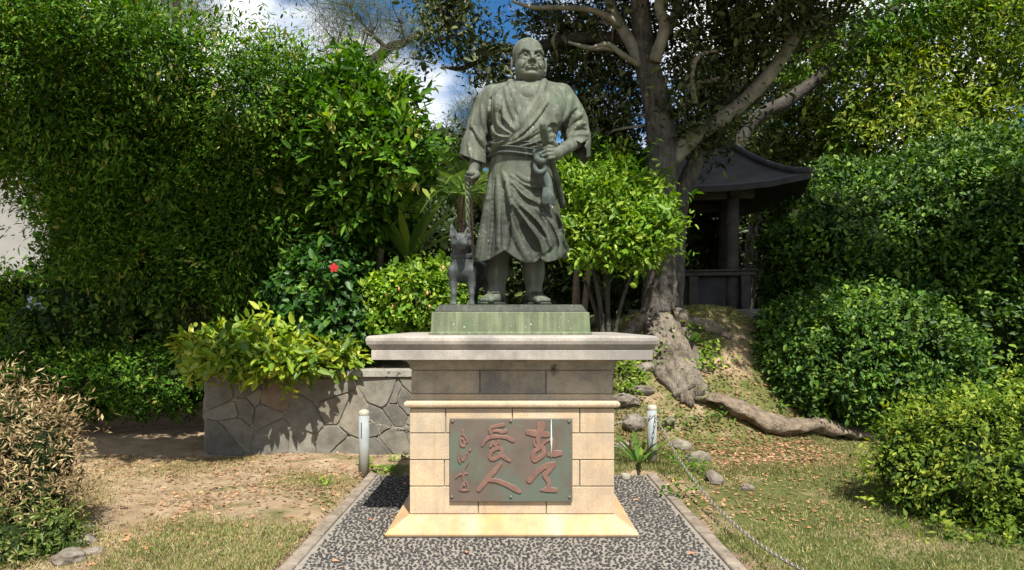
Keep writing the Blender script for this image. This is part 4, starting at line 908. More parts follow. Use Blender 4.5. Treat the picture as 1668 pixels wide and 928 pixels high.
# ------------------------------------------------------------------ retaining wall of fitted stones
m, t, b = new_mat('wall_stone')
oi = N(t, 'ShaderNodeObjectInfo')
c = ramp(t, noise(t, 6, 7, 0.65), [(0.3, (0.095, 0.09, 0.077)), (0.7, (0.2, 0.187, 0.16))])
c = mixc(t, 1.0, c, ramp(t, oi.outputs['Random'], [(0.0, (0.75, 0.75, 0.75)), (0.45, (1.0, 1.0, 0.98)), (0.8, (1.2, 1.18, 1.1)), (0.95, (1.1, 1.0, 0.9)), (1.0, (1.2, 0.88, 0.72))]), 'MULTIPLY')
t.links.new(c, b.inputs['Base Color']); b.inputs['Roughness'].default_value = 0.9; b.inputs['Specular IOR Level'].default_value = 0.2
bump(t, b, mathn(t, 'ADD', noise(t, 9, 5, 0.6), noise(t, 60, 4)), 0.5, 0.012); M['wall_stone'] = m
M['wall_mortar'] = mat_simple('wall_mortar', (0.13, 0.115, 0.088), (0.25, 0.22, 0.17), 14, 0.95, 0.5, 60, 0.006)
M['coping'] = mat_simple('coping', (0.17, 0.16, 0.135), (0.33, 0.31, 0.26), 6, 0.95, 0.5, 50, 0.006, spots=((0.08, 0.08, 0.065), 12, 0.58))
WX0, WX1, WY, WZ = -3.78, 0.72, 8.26, 1.035
wall = thing('retaining_wall', ((WX0 + WX1) / 2, WY, 0), 'low grey retaining wall of fitted flat stones with a concrete coping behind the left bollard', 'wall')
mb = MB(); mb.box((WX0 + 0.012, WY + 0.012, -0.1), (WX1, WY + 0.26, WZ - 0.09)); mb.box((WX0 + 0.012, WY + 0.2605, -0.1), (WX0 + 0.25, WY + 2.4, WZ - 0.09)); mb.build('mortar_bed', M['wall_mortar'], wall)
def clip_poly(P, a, n):                              # keep the side where (p-a).n <= 0
    o = []
    for i in range(len(P)):
        p, q = P[i], P[(i + 1) % len(P)]; dp = np.dot(p - a, n); dq = np.dot(q - a, n)
        if dp <= 0: o.append(p)
        if dp * dq < 0: o.append(p + (q - p) * dp / (dp - dq))
    return o
def stone_field(x0, x1, z0, z1, cell, place):
    nx_ = max(1, int(round((x1 - x0) / cell))); nz_ = max(1, int(round((z1 - z0) / cell))); S = []
    for i in range(nx_):
        for j in range(nz_):
            if rng.random() < 0.14: continue
            S.append((x0 + (i + 0.5 + rng.uniform(-0.42, 0.42)) * (x1 - x0) / nx_, z0 + (j + 0.5 + rng.uniform(-0.42, 0.42)) * (z1 - z0) / nz_))
            if rng.random() < 0.12: S.append((S[-1][0] + 0.09, S[-1][1] + 0.08))
    S = np.array(S)
    for i, s_ in enumerate(S):
        P = [np.array(p, float) for p in ((x0, z0), (x1, z0), (x1, z1), (x0, z1))]
        for j, q in enumerate(S):
            if j == i or np.linalg.norm(q - s_) > 4 * cell: continue
            n = q - s_; P = clip_poly(P, (s_ + q) / 2 - n / np.linalg.norm(n) * 0.0045, n / np.linalg.norm(n))
            if len(P) < 3: break
        if len(P) < 3: continue
        P = np.array(P); c_ = P.mean(0)
        Q = [P[0]]
        for p in P[1:]:
            if np.linalg.norm(p - Q[-1]) > 0.018: Q.append(p)
        P = np.array(Q)
        if len(P) < 3: continue
        P2 = []                                        # knock the corners off and roughen the outline
        for k_ in range(len(P)):
            p, q, r_ = P[k_ - 1], P[k_], P[(k_ + 1) % len(P)]
            P2.append(q + (p - q) * 0.12); P2.append(q + (r_ - q) * 0.12); P2.append((q + r_) / 2 + rng.normal(0, 0.006, 2))
        P = np.array(P2); n = len(P); d_ = rng.uniform(0.006, 0.02); tl = rng.normal(0, 0.035, 2)
        back = [place(p[0], p[1], 0.0) for p in P]; fr_ = [place(*(c_ + (p - c_) * 0.985), -d_ + np.dot(p - c_, tl)) for p in P]; fr2 = [place(*(c_ + (p - c_) * 0.93), -d_ - 0.006 + np.dot(p - c_, tl)) for p in P]
        V = np.array(back + fr_ + fr2); F_ = []
        for k_ in range(n):
            q = (k_ + 1) % n; F_.append((k_, q, n + q, n + k_)); F_.append((n + k_, n + q, 2 * n + q, 2 * n + k_))
        F_.append(tuple(2 * n + k_ for k_ in range(n)))
        obj('stone', V, F_, M['wall_stone'], wall)
stone_field(WX0 + 0.02, WX1, -0.02, WZ - 0.095, 0.31, lambda x, z, d_: (x, WY + 0.011 + d_, z))
stone_field(WY + 0.03, WY + 1.6, -0.02, WZ - 0.095, 0.34, lambda y, z, d_: (WX0 + 0.011 + d_, y, z))
x = WX0 - 0.02
while x < WX1 - 0.05:
    x2 = min(x + 0.92, WX1); V, F_ = box_vf((x + 0.003, WY - 0.035, WZ - 0.088), (x2 - 0.003, WY + 0.28, WZ + rng.uniform(-0.004, 0.004)), 0.008); obj('coping_stone', V, F_, M['coping'], wall); x = x2
V, F_ = box_vf((WX0 - 0.02, WY + 0.283, WZ - 0.088), (WX0 + 0.27, WY + 2.4, WZ + 0.001), 0.008); obj('coping_stone', V, F_, M['coping'], wall)

# ------------------------------------------------------------------ bollards and chains
m, t, b = new_mat('steel_painted')
sp_ = N(t, 'ShaderNodeSeparateXYZ'); t.links.new(texco(t), sp_.inputs[0])
c = ramp(t, noise(t, 9, 5), [(0.3, (0.2, 0.225, 0.23)), (0.7, (0.28, 0.3, 0.3))])
c = mixc(t, ramp(t, mathn(t, 'ADD', sp_.outputs['Z'], mathn(t, 'MULTIPLY', noise(t, 12, 4), 0.5)), [(0.3, 0.8), (0.62, 0.0)]), c, (0.26, 0.235, 0.17))
t.links.new(c, b.inputs['Base Color']); b.inputs['Roughness'].default_value = 0.8; b.inputs['Specular IOR Level'].default_value = 0.2; M['steel'] = m
M['slot'] = mat_simple('slot', (0.015, 0.015, 0.017), (0.03, 0.03, 0.03), 20, 0.8, 0)
M['cap_paint'] = mat_simple('cap_paint', (0.3, 0.28, 0.22), (0.38, 0.355, 0.29), 9, 0.6, 0.1)
M['chain'] = mat_simple('chain', (0.2, 0.185, 0.15), (0.32, 0.295, 0.24), 30, 0.5, 0.2, 90, 0.002, 0.3, spots=((0.2, 0.1, 0.05), 45, 0.6))
def bollard(p, ht, label, slot_ang, ring_ang):
    o = thing('bollard', p, label, 'bollard', 'steel chain bollards'); r_ = 0.056; z0 = p[2]
    mb = MB(); mb.lathe([(r_, -0.12), (r_, ht - 0.055)], p, 28); mb.build('post', M['steel'], o, True)
    mb = MB(); mb.lathe([(r_ + 0.001, ht - 0.0548), (r_ + 0.003, ht - 0.05), (r_ + 0.002, ht - 0.03), (r_ * 0.86, ht - 0.010), (r_ * 0.55, ht), (r_ * 0.3, ht + 0.004), (0.004, ht + 0.005)], p, 28); mb.build('cap', M['cap_paint'], o, True)
    if slot_ang is not None:
        mb = MB(); V, F_ = box_vf((-0.006, -r_ - 0.0012, ht - 0.30), (0.006, -r_ + 0.01, ht - 0.13), 0.002); V = V @ rotz(slot_ang).T + np.array(p); mb.add(V, F_); mb.build('slot', M['slot'], o)
    mb = MB(); c_ = np.array(p) + [math.sin(ring_ang) * (r_ + 0.018), -math.cos(ring_ang) * (r_ + 0.018), ht - 0.13]
    u = np.array([math.sin(ring_ang), -math.cos(ring_ang), 0]); an = np.linspace(0, 2 * np.pi, 16)
    mb.tube(np.array([c_ + u * math.cos(a) * 0.022 + np.array([0, 0, 1]) * math.sin(a) * 0.022 for a in an]), 0.005, 6, False); mb.build('ring', M['chain'], o, True)
    return c_ + u * 0.02
b1 = ground_at(593, 771); b2 = ground_at(1062, 752)
r1 = bollard(b1, 0.68, 'pale steel bollard with a dark vertical slot standing before the stone wall', R(-18), R(75))
r2 = bollard(b2, 0.66, 'pale steel bollard beside the strap-leaved plant on the bank', None, R(20))
an = np.linspace(0, 2 * np.pi, 13)[:-1]; LP_ = [(0.017 * math.cos(a) + 0.009 * np.sign(math.cos(a)), 0.0115 * math.sin(a), 0) for a in an]
V, F_ = tube_vf(np.array(LP_ + [LP_[0]]), 0.0042, 5, False); link_me = make_mesh('link', V, F_, True); link_me.materials.append(M['chain'])
def chain(a, b_, sag, label):
    a = np.array(a); b_ = np.array(b_); n = 400; tt = np.linspace(0, 1, n); P = a + (b_ - a) * tt[:, None]; P[:, 2] -= sag * 4 * tt * (1 - tt)
    P[:, 2] = np.maximum(P[:, 2], H(P[:, 0], P[:, 1]) + 0.012)
    s_ = np.concatenate([[0], np.cumsum(np.linalg.norm(np.diff(P, axis=0), axis=1))]); root = thing('chain', a, label, 'chain', 'barrier chains')
    k = int(s_[-1] / 0.040)
    for i in range(k):
        q = [np.interp((i + 0.5) * s_[-1] / k, s_, P[:, j]) for j in range(3)]; q2 = [np.interp((i + 0.9) * s_[-1] / k, s_, P[:, j]) for j in range(3)]
        d_ = Vector(np.array(q2) - np.array(q)).normalized(); up = Vector((0, 0, 1)); sd = d_.cross(up).normalized(); up = sd.cross(d_)
        Rm = Matrix((d_, sd, up)).transposed() @ Matrix.Rotation(R(90) * (i % 2) + R(20), 3, 'X')
        inst('link', link_me, Matrix.Translation(q) @ Rm.to_4x4(), root)
chain(r1, (-0.6, 7.55, 0.42), 0.07, 'pale metal chain running from the slotted bollard behind the pedestal')
chain(r1 + [0.075, 0.01, -0.03], r1 + [0.077, 0.012, -0.17], 0.0, 'short loose chain end hanging down by the slotted bollard')
r3 = bollard(np.array([1.64, 2.3, 0.0]), 0.66, 'pale steel bollard at the front end of the long sagging chain', None, R(160))
chain(r2, r3, 0.43, 'long sagging chain running forward over the grass from the bollard on the bank')
chain(r2 + [-0.03, 0.03, 0.02], (0.75, 7.6, 0.50), 0.05, 'short metal chain from the bollard on the bank to behind the pedestal')
p = ground_at(1007, 778); mb = MB(); p = np.array([1.17, 6.95, 0.0]); mb.lathe([(0.045, 0.0), (0.047, 0.012), (0.047, 0.05), (0.043, 0.055), (0.036, 0.055), (0.036, 0.02)], p, 20)
tag(mb.build('drain_pipe', M['steel'], None, True, p), 'short grey plastic pipe stub standing on the pebbles', 'pipe')

# ------------------------------------------------------------------ timber pavilion on the mound
M['timber'] = mat_simple('timber', (0.03, 0.028, 0.025), (0.075, 0.07, 0.062), 5, 0.85, 0.5, 40, 0.006)
M['roof_metal'] = mat_simple('roof_metal', (0.02, 0.02, 0.022), (0.048, 0.048, 0.052), 3, 0.8, 0.3, 20, 0.006)
M['ridge_stone'] = mat_simple('ridge_stone', (0.12, 0.11, 0.095), (0.22, 0.2, 0.17), 5, 0.85, 0.4, 40, 0.005)
PV = np.array([3.45, 13.1, 1.84]); pav = thing('garden_pavilion', PV, 'dark timber garden pavilion with a sweeping hipped roof and railing behind the big trunk', 'pavilion')
pr = R(-12); Rp = rotz(pr)
def PL(x, y, z): return PV + Rp @ np.array([x, y, z])
def pbox(name, lo, hi, mat, bev=0.01, par=None):
    V, F_ = box_vf(lo, hi, bev); return obj(name, V @ Rp.T + PV, F_, mat, par if par is not None else pav)
hw, hd_ = 1.15, 1.0
for sx in (-1, 1):
    for sy in (-1, 1):
        V, F_ = lathe_vf([(0.13, -0.3), (0.13, 0.62), (0.118, 0.64), (0.112, 1.55), (0.135, 1.58), (0.135, 1.64), (0.12, 1.66), (0.12, 2.1)], (sx * hw * 0.62, sy * hd_ * 0.7, 0), 16); obj('post', V @ Rp.T + PV, F_, M['timber'], pav, True)
pbox('floor_deck', (-hw, -hd_, -0.3), (hw, hd_, 0.02), M['ridge_stone'])
for sy in (-1, 1):
    pbox('beam', (-hw * 0.95, sy * hd_ * 0.7 - 0.07, 2.02), (hw * 0.95, sy * hd_ * 0.7 + 0.07, 2.2), M['timber'])
for sx in (-1, 1): pbox('beam', (sx * hw * 0.62 - 0.065, -hd_, 2.04), (sx * hw * 0.62 + 0.065, hd_, 2.185), M['timber'])
pbox('bench_seat', (-0.62, -hd_ * 0.95, 0.62), (hw * 0.95, -hd_ * 0.62, 0.69), M['timber']); pbox('rail', (-0.70, -hd_ * 0.99, 0.695), (hw * 0.98, -hd_ * 0.88, 0.73), M['timber'])
pbox('bench_back', (-0.5, -hd_ * 0.75, 0.08), (hw * 0.9, -hd_ * 0.71, 0.615), M['roof_metal'])
for xx in (0.02, 0.92): pbox('bench_leg', (xx - 0.08, -hd_ * 0.93, 0.02), (xx + 0.08, -hd_ * 0.72, 0.617), M['timber'])
for xx, yy in ((-0.86, -0.98), (-0.86, 0.4)):
    V, F_ = lathe_vf([(0.055, -0.2), (0.055, 0.62), (0.075, 0.64), (0.075, 0.68), (0.03, 0.70), (0.065, 0.75), (0.07, 0.79), (0.05, 0.84), (0.005, 0.86)], (xx, yy, 0), 12); obj('rail_post', V @ Rp.T + PV, F_, M['timber'], pav, True)
pbox('side_rail', (-0.9, -0.9, 0.5), (-0.82, 0.35, 0.58), M['timber'])
# roof: four concave slopes up to a short ridge
def roof_vf(ex, ey, z0, z1, rx_, n=8, th=0.0):
    V = []; F_ = []
    for i in range(n + 1):
        t_ = i / n; s_ = 1 - t_; x_ = rx_ + (ex - rx_) * s_; y_ = ey * s_; z_ = z0 + (z1 - z0) * (t_ ** 1.45) + th
        m_ = 6
        ring = []
        for (a, b_) in (((-x_, -y_), (x_, -y_)), ((x_, -y_), (x_, y_)), ((x_, y_), (-x_, y_)), ((-x_, y_), (-x_, -y_))):
            for q in range(m_):
                f_ = q / m_; lift = 0.16 * (abs(2 * f_ - 1) ** 3) * s_; ring.append((a[0] + (b_[0] - a[0]) * f_, a[1] + (b_[1] - a[1]) * f_, z_ + lift))
        V += ring
    k = 24
    for i in range(n):
        for j in range(k): F_.append((i * k + j, i * k + (j + 1) % k, (i + 1) * k + (j + 1) % k, (i + 1) * k + j))
    return np.array(V), F_, k
V, F_, k = roof_vf(1.88, 1.5, 2.12, 3.42, 0.42); V2 = V.copy(); V2[:, 2] -= 0.10; nv = len(V)
F2 = [tuple(nv + i for i in f_[::-1]) for f_ in F_]; edge = [(j, nv + j, nv + (j + 1) % k, (j + 1) % k) for j in range(k)]
roof = obj('roof', np.vstack([V, V2]) @ Rp.T + PV, F_ + F2 + edge, M['roof_metal'], pav)
pbox('ridge_cap', (-0.5, -0.16, 3.37), (0.5, 0.16, 3.54), M['ridge_stone'], 0.03, roof)
for sx in (-1, 1): pbox('ridge_end', (sx * 0.52 - 0.06, -0.2, 3.3), (sx * 0.52 + 0.06, 0.2, 3.64), M['ridge_stone'], 0.03, roof)
for sx in (-1, 1):
    for sy in (-1, 1):
        hp_ = np.array([PL(sx * (0.42 + 1.46 * s_), sy * 1.5 * s_, 2.12 + 1.30 * ((1 - s_) ** 1.45) + 0.16 * s_ + 0.03) for s_ in np.linspace(0.02, 1.0, 9)]); mb = MB(); mb.tube(hp_, 0.06, 7); mb.build('hip_ridge', M['roof_metal'], roof, True)

# ------------------------------------------------------------------ building behind the left trees
M['plaster'] = mat_simple('plaster', (0.2, 0.195, 0.185), (0.28, 0.275, 0.26), 1.2, 0.9, 0.2, 30, 0.005)
M['glass'] = mat_simple('glass', (0.02, 0.03, 0.035), (0.05, 0.06, 0.07), 2, 0.1, 0)
bl = thing('building', (-14.5, 19, 1.2), 'pale grey plastered building half hidden behind the left trees', 'building')
V, F_ = box_vf((-19.5, 16.2, 0.6), (-11.1, 23, 8.2), 0.02); obj('wall', V, F_, M['plaster'], bl)
V, F_ = box_vf((-19.8, 15.9, 8.203), (-10.8, 23.3, 8.5), 0.02); obj('roof', V, F_, M['coping'], bl)
for zz in (2.6, 5.4):
    for xx in (-18.4, -15.9):
        V, F_ = box_vf((xx, 16.12, zz), (xx + 1.4, 16.198, zz + 1.3), 0.01); wn = obj('window', V, F_, M['cap_paint'], bl); V, F_ = box_vf((xx + 0.08, 16.09, zz + 0.08), (xx + 1.32, 16.118, zz + 1.22)); obj('pane', V, F_, M['glass'], wn)
# ------------------------------------------------------------------ vegetation
def plant(name, label, cat, base, ells, n, size, mat, group=None, tr=0.07, stems=2, bark='twig', core=None, br=3, **kw):
    z = float(H(base[0], base[1])) - 0.05; root = thing(name, (base[0], base[1], z), label, cat, group); B = np.array([base[0], base[1], z])
    Ec = np.array(ells); pts_ = []; mb = MB()
    order = np.argsort(Ec[:, 2]); tg = [Ec[order[int(i)], :3] for i in np.linspace(0, len(Ec) - 1, stems)] if stems > 1 else [Ec[:, :3].mean(0)]
    for i, tgt in enumerate(tg):
        b0 = B + [rng.uniform(-1, 1) * tr * 1.2, rng.uniform(-1, 1) * tr, 0]
        mid = b0 * 0.5 + tgt * 0.5 + np.array([(b0[0] - tgt[0]) * 0.2, rng.uniform(-.1, .1), 0.05 * (tgt[2] - z)])
        P = smooth_path([b0, mid, tgt], 6); mb.tube(P, [tr, tr * 0.7, tr * 0.3], 8, True, 0.12); pts_ += list(P[2:])
    mb.build('trunk', M[bark], root, True)
    for e_ in ells: branches('branch', pts_, [e_], M[bark], root, tr * 0.45, br)
    if core: blob('dark_filler', ells, M['core'], root, core)
    crown('crown', ells, n, size, M[mat], root, **kw)
    return root
M['core'] = mat_simple('core', (0.012, 0.02, 0.008), (0.03, 0.045, 0.016), 14, 1.0, 0.8, 30, 0.03, spec=0.0)  # near-black filler, shade between inner leaves put into the colour
# left side, from the far edge to the statue
plant('broadleaf_tree', 'wide spreading green tree with fine leaves in front of the grey building', 'tree', (-6.6, 11.6),
      [E(-70, 110, 9.4, 170, 150), E(90, 105, 9.0, 170, 120), E(225, 125, 9.0, 140, 105), E(120, 240, 9.5, 170, 85), E(255, 255, 9.7, 140, 85), E(-20, 10, 9.3, 150, 90), E(160, 40, 9.4, 120, 70), E(195, 335, 9.7, 125, 80), E(230, 410, 9.8, 130, 70)], 110000, 0.074, 'leaf_mid', 'trees on the left bank', 0.16, 3, spread=0.24, asp=0.32, per=36, lump=0.22, shell=0.5, align=0.9, droop=0.3, frontonly=True)
plant('broadleaf_tree', 'green tree with drooping leaf tufts between the wide tree and the big-leaved shrub', 'tree', (-4.2, 11.4),
      [E(330, 140, 9.3, 100, 105), E(430, 175, 9.0, 95, 100), E(395, 280, 9.5, 120, 85), E(320, 320, 9.9, 110, 80), E(470, 130, 9.3, 60, 50), E(410, 360, 9.7, 120, 80), E(360, 440, 9.7, 100, 60)], 52000, 0.072, 'leaf_mid', 'trees on the left bank', 0.11, 3, spread=0.22, asp=0.34, per=30, lump=0.22, shell=0.45, align=0.9, frontonly=True, droop=0.35)
plant('big_leaved_shrub', 'tall loose shrub with large pointed leaves and pale twigs left of the statue', 'shrub', (-2.0, 10.4),
      [E(590, 225, 9.0, 85, 80), E(655, 250, 8.8, 62, 62), E(555, 160, 9.2, 60, 52), E(640, 175, 9.2, 42, 48), E(600, 310, 9.3, 95, 65), E(520, 250, 9.3, 70, 80), E(575, 105, 9.3, 22, 32), E(560, 370, 9.6, 90, 50)], 14000, 0.135, 'leaf_mid', None, 0.07, 4, 'bark_pale', spread=0.15, asp=0.38, per=11, align=0.8, lump=0.22, shell=0.35, br=6, frontonly=True)
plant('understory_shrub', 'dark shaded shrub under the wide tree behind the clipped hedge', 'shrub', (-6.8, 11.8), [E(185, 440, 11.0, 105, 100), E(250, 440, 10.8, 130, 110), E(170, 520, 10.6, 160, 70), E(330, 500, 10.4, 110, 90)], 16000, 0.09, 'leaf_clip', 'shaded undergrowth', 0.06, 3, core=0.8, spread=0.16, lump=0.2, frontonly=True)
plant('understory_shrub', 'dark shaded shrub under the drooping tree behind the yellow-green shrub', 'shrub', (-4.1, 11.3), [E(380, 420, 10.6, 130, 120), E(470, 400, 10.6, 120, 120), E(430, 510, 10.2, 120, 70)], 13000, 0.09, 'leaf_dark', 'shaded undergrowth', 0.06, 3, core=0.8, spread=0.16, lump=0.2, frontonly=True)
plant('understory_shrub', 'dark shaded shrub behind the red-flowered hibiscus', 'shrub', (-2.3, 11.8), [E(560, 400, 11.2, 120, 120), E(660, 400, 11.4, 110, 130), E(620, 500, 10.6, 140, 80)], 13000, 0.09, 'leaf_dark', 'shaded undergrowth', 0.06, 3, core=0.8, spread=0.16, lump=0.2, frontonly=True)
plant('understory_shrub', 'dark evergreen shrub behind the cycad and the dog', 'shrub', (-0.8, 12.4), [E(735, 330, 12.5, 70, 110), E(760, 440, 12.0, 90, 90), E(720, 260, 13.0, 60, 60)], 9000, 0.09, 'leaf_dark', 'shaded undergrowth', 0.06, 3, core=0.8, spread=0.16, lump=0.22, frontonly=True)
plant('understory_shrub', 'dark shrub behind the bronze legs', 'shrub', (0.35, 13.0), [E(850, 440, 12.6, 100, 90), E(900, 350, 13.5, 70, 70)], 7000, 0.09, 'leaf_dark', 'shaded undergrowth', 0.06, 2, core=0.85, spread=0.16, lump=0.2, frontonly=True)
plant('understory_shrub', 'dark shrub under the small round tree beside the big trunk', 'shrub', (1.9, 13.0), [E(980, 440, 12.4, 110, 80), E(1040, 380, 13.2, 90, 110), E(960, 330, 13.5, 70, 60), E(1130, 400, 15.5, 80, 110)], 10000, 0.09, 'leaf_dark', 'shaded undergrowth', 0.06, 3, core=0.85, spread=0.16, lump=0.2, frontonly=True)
# clipped hedge
hx = [E(px_, 628 - px_ * 0.05, 9.7, 58, 62, 0.5) for px_ in range(-120, 330, 46)]
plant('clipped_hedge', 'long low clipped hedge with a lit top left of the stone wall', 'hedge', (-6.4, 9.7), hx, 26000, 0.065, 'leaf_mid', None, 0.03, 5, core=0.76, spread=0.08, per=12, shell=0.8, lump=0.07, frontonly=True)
plant('flowering_shrub', 'sunlit green shrub with pale blue flowers below the grey building', 'shrub', (-8.3, 10.6), [E(20, 500, 10.4, 60, 55), E(-50, 500, 10.4, 60, 55), E(60, 540, 10.2, 60, 40)], 9000, 0.065, 'leaf_bright', None, 0.04, 2, core=0.8, spread=0.1, shell=0.8, frontonly=True)
M['blue_flower'] = mat_simple('blue_flower', (0.4, 0.45, 0.75), (0.6, 0.65, 0.85), 30, 0.7, 0)
fl_root = bpy.data.objects['flowering_shrub']
for q in ((52, 488), (62, 497), (48, 502), (70, 505)):
    p = W(q[0], q[1], 9.85); mb = MB()
    for a in np.linspace(0, 2 * np.pi, 5, endpoint=False): mb.add([p, p + [.05 * math.cos(a), -.01, .05 * math.sin(a)], p + [.06 * math.cos(a + .5), -.02, .06 * math.sin(a + .5)], p + [.05 * math.cos(a + 1), -.01, .05 * math.sin(a + 1)]], [(0, 1, 2, 3)])
    mb.build('flower', M['blue_flower'], fl_root)

# one big curved leaf, shared
def bigleaf(name, asp, curl, mat, seg=5, cup=0.12):
    V = []; F_ = []
    for i in range(seg + 1):
        t_ = i / seg; w_ = asp * 0.5 * (math.sin(math.pi * min(1, t_ ** 0.8)) ** 0.8 if 0 < t_ < 1 else 0.02); z_ = -curl * t_ * t_
        V += [(-w_, t_, z_ + cup * w_), (0, t_, z_), (w_, t_, z_ + cup * w_)]
    for i in range(seg):
        a = i * 3; F_ += [(a, a + 1, a + 4, a + 3), (a + 1, a + 2, a + 5, a + 4)]
    me = make_mesh(name, V, F_, True); me.materials.append(mat)
    return me
def mat_leafobj(name, c1, c2, c3, trans=0.35):
    m, t, b = new_mat(name); oi = N(t, 'ShaderNodeObjectInfo'); c = ramp(t, oi.outputs['Random'], [(0.0, c1), (0.6, c2), (1.0, c3)])
    t.links.new(c, b.inputs['Base Color']); b.inputs['Roughness'].default_value = 0.4
    tr = t.nodes.new('ShaderNodeBsdfTranslucent'); t.links.new(c, tr.inputs['Color']); ms = t.nodes.new('ShaderNodeMixShader'); ms.inputs[0].default_value = trans
    t.links.new(b.outputs[0], ms.inputs[1]); t.links.new(tr.outputs[0], ms.inputs[2]); t.links.new(ms.outputs[0], t.nodes['Material Output'].inputs['Surface']); return m
M['yleaf'] = mat_leafobj('yleaf', (0.07, 0.15, 0.013), (0.22, 0.32, 0.028), (0.46, 0.45, 0.06)); M['hleaf'] = mat_leafobj('hleaf', (0.018, 0.06, 0.008), (0.045, 0.125, 0.016), (0.13, 0.23, 0.03)); M['strap'] = mat_leafobj('strap', (0.04, 0.1, 0.015), (0.08, 0.17, 0.025), (0.2, 0.28, 0.04))
def place_leaf(me, p, d, up, ln, parent, name='leaf'):
    y = Vector(d).normalized(); x = y.cross(Vector(up)).normalized(); z = x.cross(y); Rm = Matrix((x, y, z)).transposed().to_4x4()
    return inst(name, me, Matrix.Translation(Vector(p)) @ Rm @ Matrix.Scale(ln, 4), parent)
def add_big_leaves(root, ells, n, me, ln):
    Ee = np.array(ells); wt = Ee[:, 3] * Ee[:, 5]; wt = wt / wt.sum()
    for _ in range(n):
        e = Ee[rng.choice(len(Ee), p=wt)]; u = unit(1)[0]; u[1] = -abs(u[1]) * 1.2; u[2] = u[2] * 0.8 + 0.2; u /= np.linalg.norm(u); p = e[:3] + u * e[3:] * rng.uniform(0.8, 1.08)
        d = u * 0.7 + unit(1)[0] * 0.8 + [0, -0.2, -0.15]; place_leaf(me, p, d, np.array([0, -0.25, 1.0]) + unit(1)[0] * 0.35, ln * rng.uniform(0.65, 1.25), root)
ys = [E(390, 568, 8.45, 85, 22), E(480, 578, 8.35, 85, 20), E(340, 574, 8.6, 45, 22), E(550, 582, 8.35, 35, 18), E(440, 556, 8.7, 80, 24), E(365, 588, 7.95, 55, 20), E(430, 592, 7.95, 55, 18), E(500, 592, 8.05, 40, 16)]
r_ = plant('yellow_leaved_shrub', 'yellow-green large-leaved shrub spilling over the stone wall coping', 'shrub', (-3.2, 8.9), ys, 5200, 0.12, 'leaf_yellow', None, 0.03, 4, spread=0.12, per=8, asp=0.42, lump=0.2, frontonly=True, core=0.6)
add_big_leaves(r_, ys, 290, bigleaf('yleaf', 0.44, 0.22, M['yleaf']), 0.15)
hs1 = [E(530, 460, 9.3, 80, 80), E(560, 540, 9.0, 80, 50), E(480, 500, 9.4, 60, 60)]
r_ = plant('hibiscus_bush', 'dark green hibiscus bush with a single red flower above the stone wall', 'shrub', (-2.6, 9.6), hs1, 6000, 0.10, 'leaf_hibiscus', None, 0.04, 3, spread=0.12, asp=0.62, lump=0.2, per=9, frontonly=True, core=0.7)
add_big_leaves(r_, hs1, 130, bigleaf('hleaf', 0.66, 0.18, M['hleaf']), 0.12)
hs2 = [E(672, 490, 8.95, 72, 66), E(720, 470, 9.1, 45, 45), E(640, 530, 8.8, 40, 30), E(745, 490, 9.2, 40, 40)]
r2_ = plant('hibiscus_bush', 'bright green bush with small orange-pink buds behind the dog', 'shrub', (-1.35, 9.5), hs2, 9500, 0.075, 'leaf_bright', None, 0.04, 3, spread=0.1, asp=0.55, lump=0.12, per=10, frontonly=True, core=0.75)
M['red_petal'] = mat_simple('red_petal', (0.3, 0.008, 0.015), (0.45, 0.02, 0.03), 30, 0.6, 0); M['pink_bud'] = mat_simple('pink_bud', (0.6, 0.2, 0.12), (0.75, 0.35, 0.22), 30, 0.6, 0)
fp = W(544, 436, 8.35); pet = bigleaf('petal', 0.85, 0.25, M['red_petal'], 4)
for a in np.linspace(0.3, 0.3 + 2 * np.pi, 5, endpoint=False): place_leaf(pet, fp, (math.cos(a), -0.25, math.sin(a)), (0, -1, 0), 0.06, r_, 'petal')
mb = MB(); mb.tube([fp, fp + [0.01, -0.07, -0.02]], [0.006, 0.004], 6); mb.build('stamen', M['red_petal'], r_, True)
for q in ((630, 480), (650, 470), (668, 455), (696, 477), (722, 436), (700, 500), (745, 463), (640, 500)):
    p = W(q[0], q[1], 8.42); mb = MB(); mb.lathe([(0.004, -0.03), (0.016, -0.01), (0.015, 0.012), (0.003, 0.03)], p, 8); mb.build('bud', M['pink_bud'], r2_, True)

# strap-leaved plants
def strap_plant(name, label, p, n, ln, asp, spread_, curl=0.35, arc=(0, 2 * math.pi), cat='plant', lift=(0.5, 1.3)):
    root = thing(name, p, label, cat); me = bigleaf('strap', asp, curl, M['strap'], 8, 0.3)
    for i in range(n):
        a = arc[0] + (arc[1] - arc[0]) * (i + rng.random() * 0.6) / n; place_leaf(me, np.array(p) + [0.03 * math.cos(a), 0.03 * math.sin(a), 0], (math.cos(a) * spread_, math.sin(a) * spread_, rng.uniform(*lift)), (0, 0, 1) if abs(spread_) > 0.1 else (0, -1, 0), ln * rng.uniform(0.7, 1.15), root)
    mb = MB(); mb.lathe([(0.05, -0.05), (0.04, 0.04), (0.02, 0.10)], p, 8); mb.build('bulb', M['strap'], root, True); return root
p = ground_at(1040, 755); strap_plant('crinum_lily', 'green strap-leaved lily growing beside the bollard on the bank', p, 13, 0.62, 0.085, 0.75)
p = W(665, 400, 9.6); strap_plant('birds_nest_fern', 'dark rosette of long broad strap leaves in the shade left of the cycad', (p[0], p[1], p[2] - 0.25), 20, 1.0, 0.13, 0.8, 0.3)
p = ground_at(1125, 560); strap_plant('young_fern', 'small dark leafy tuft sprouting beside the big root', p, 10, 0.34, 0.26, 0.9, 0.25)

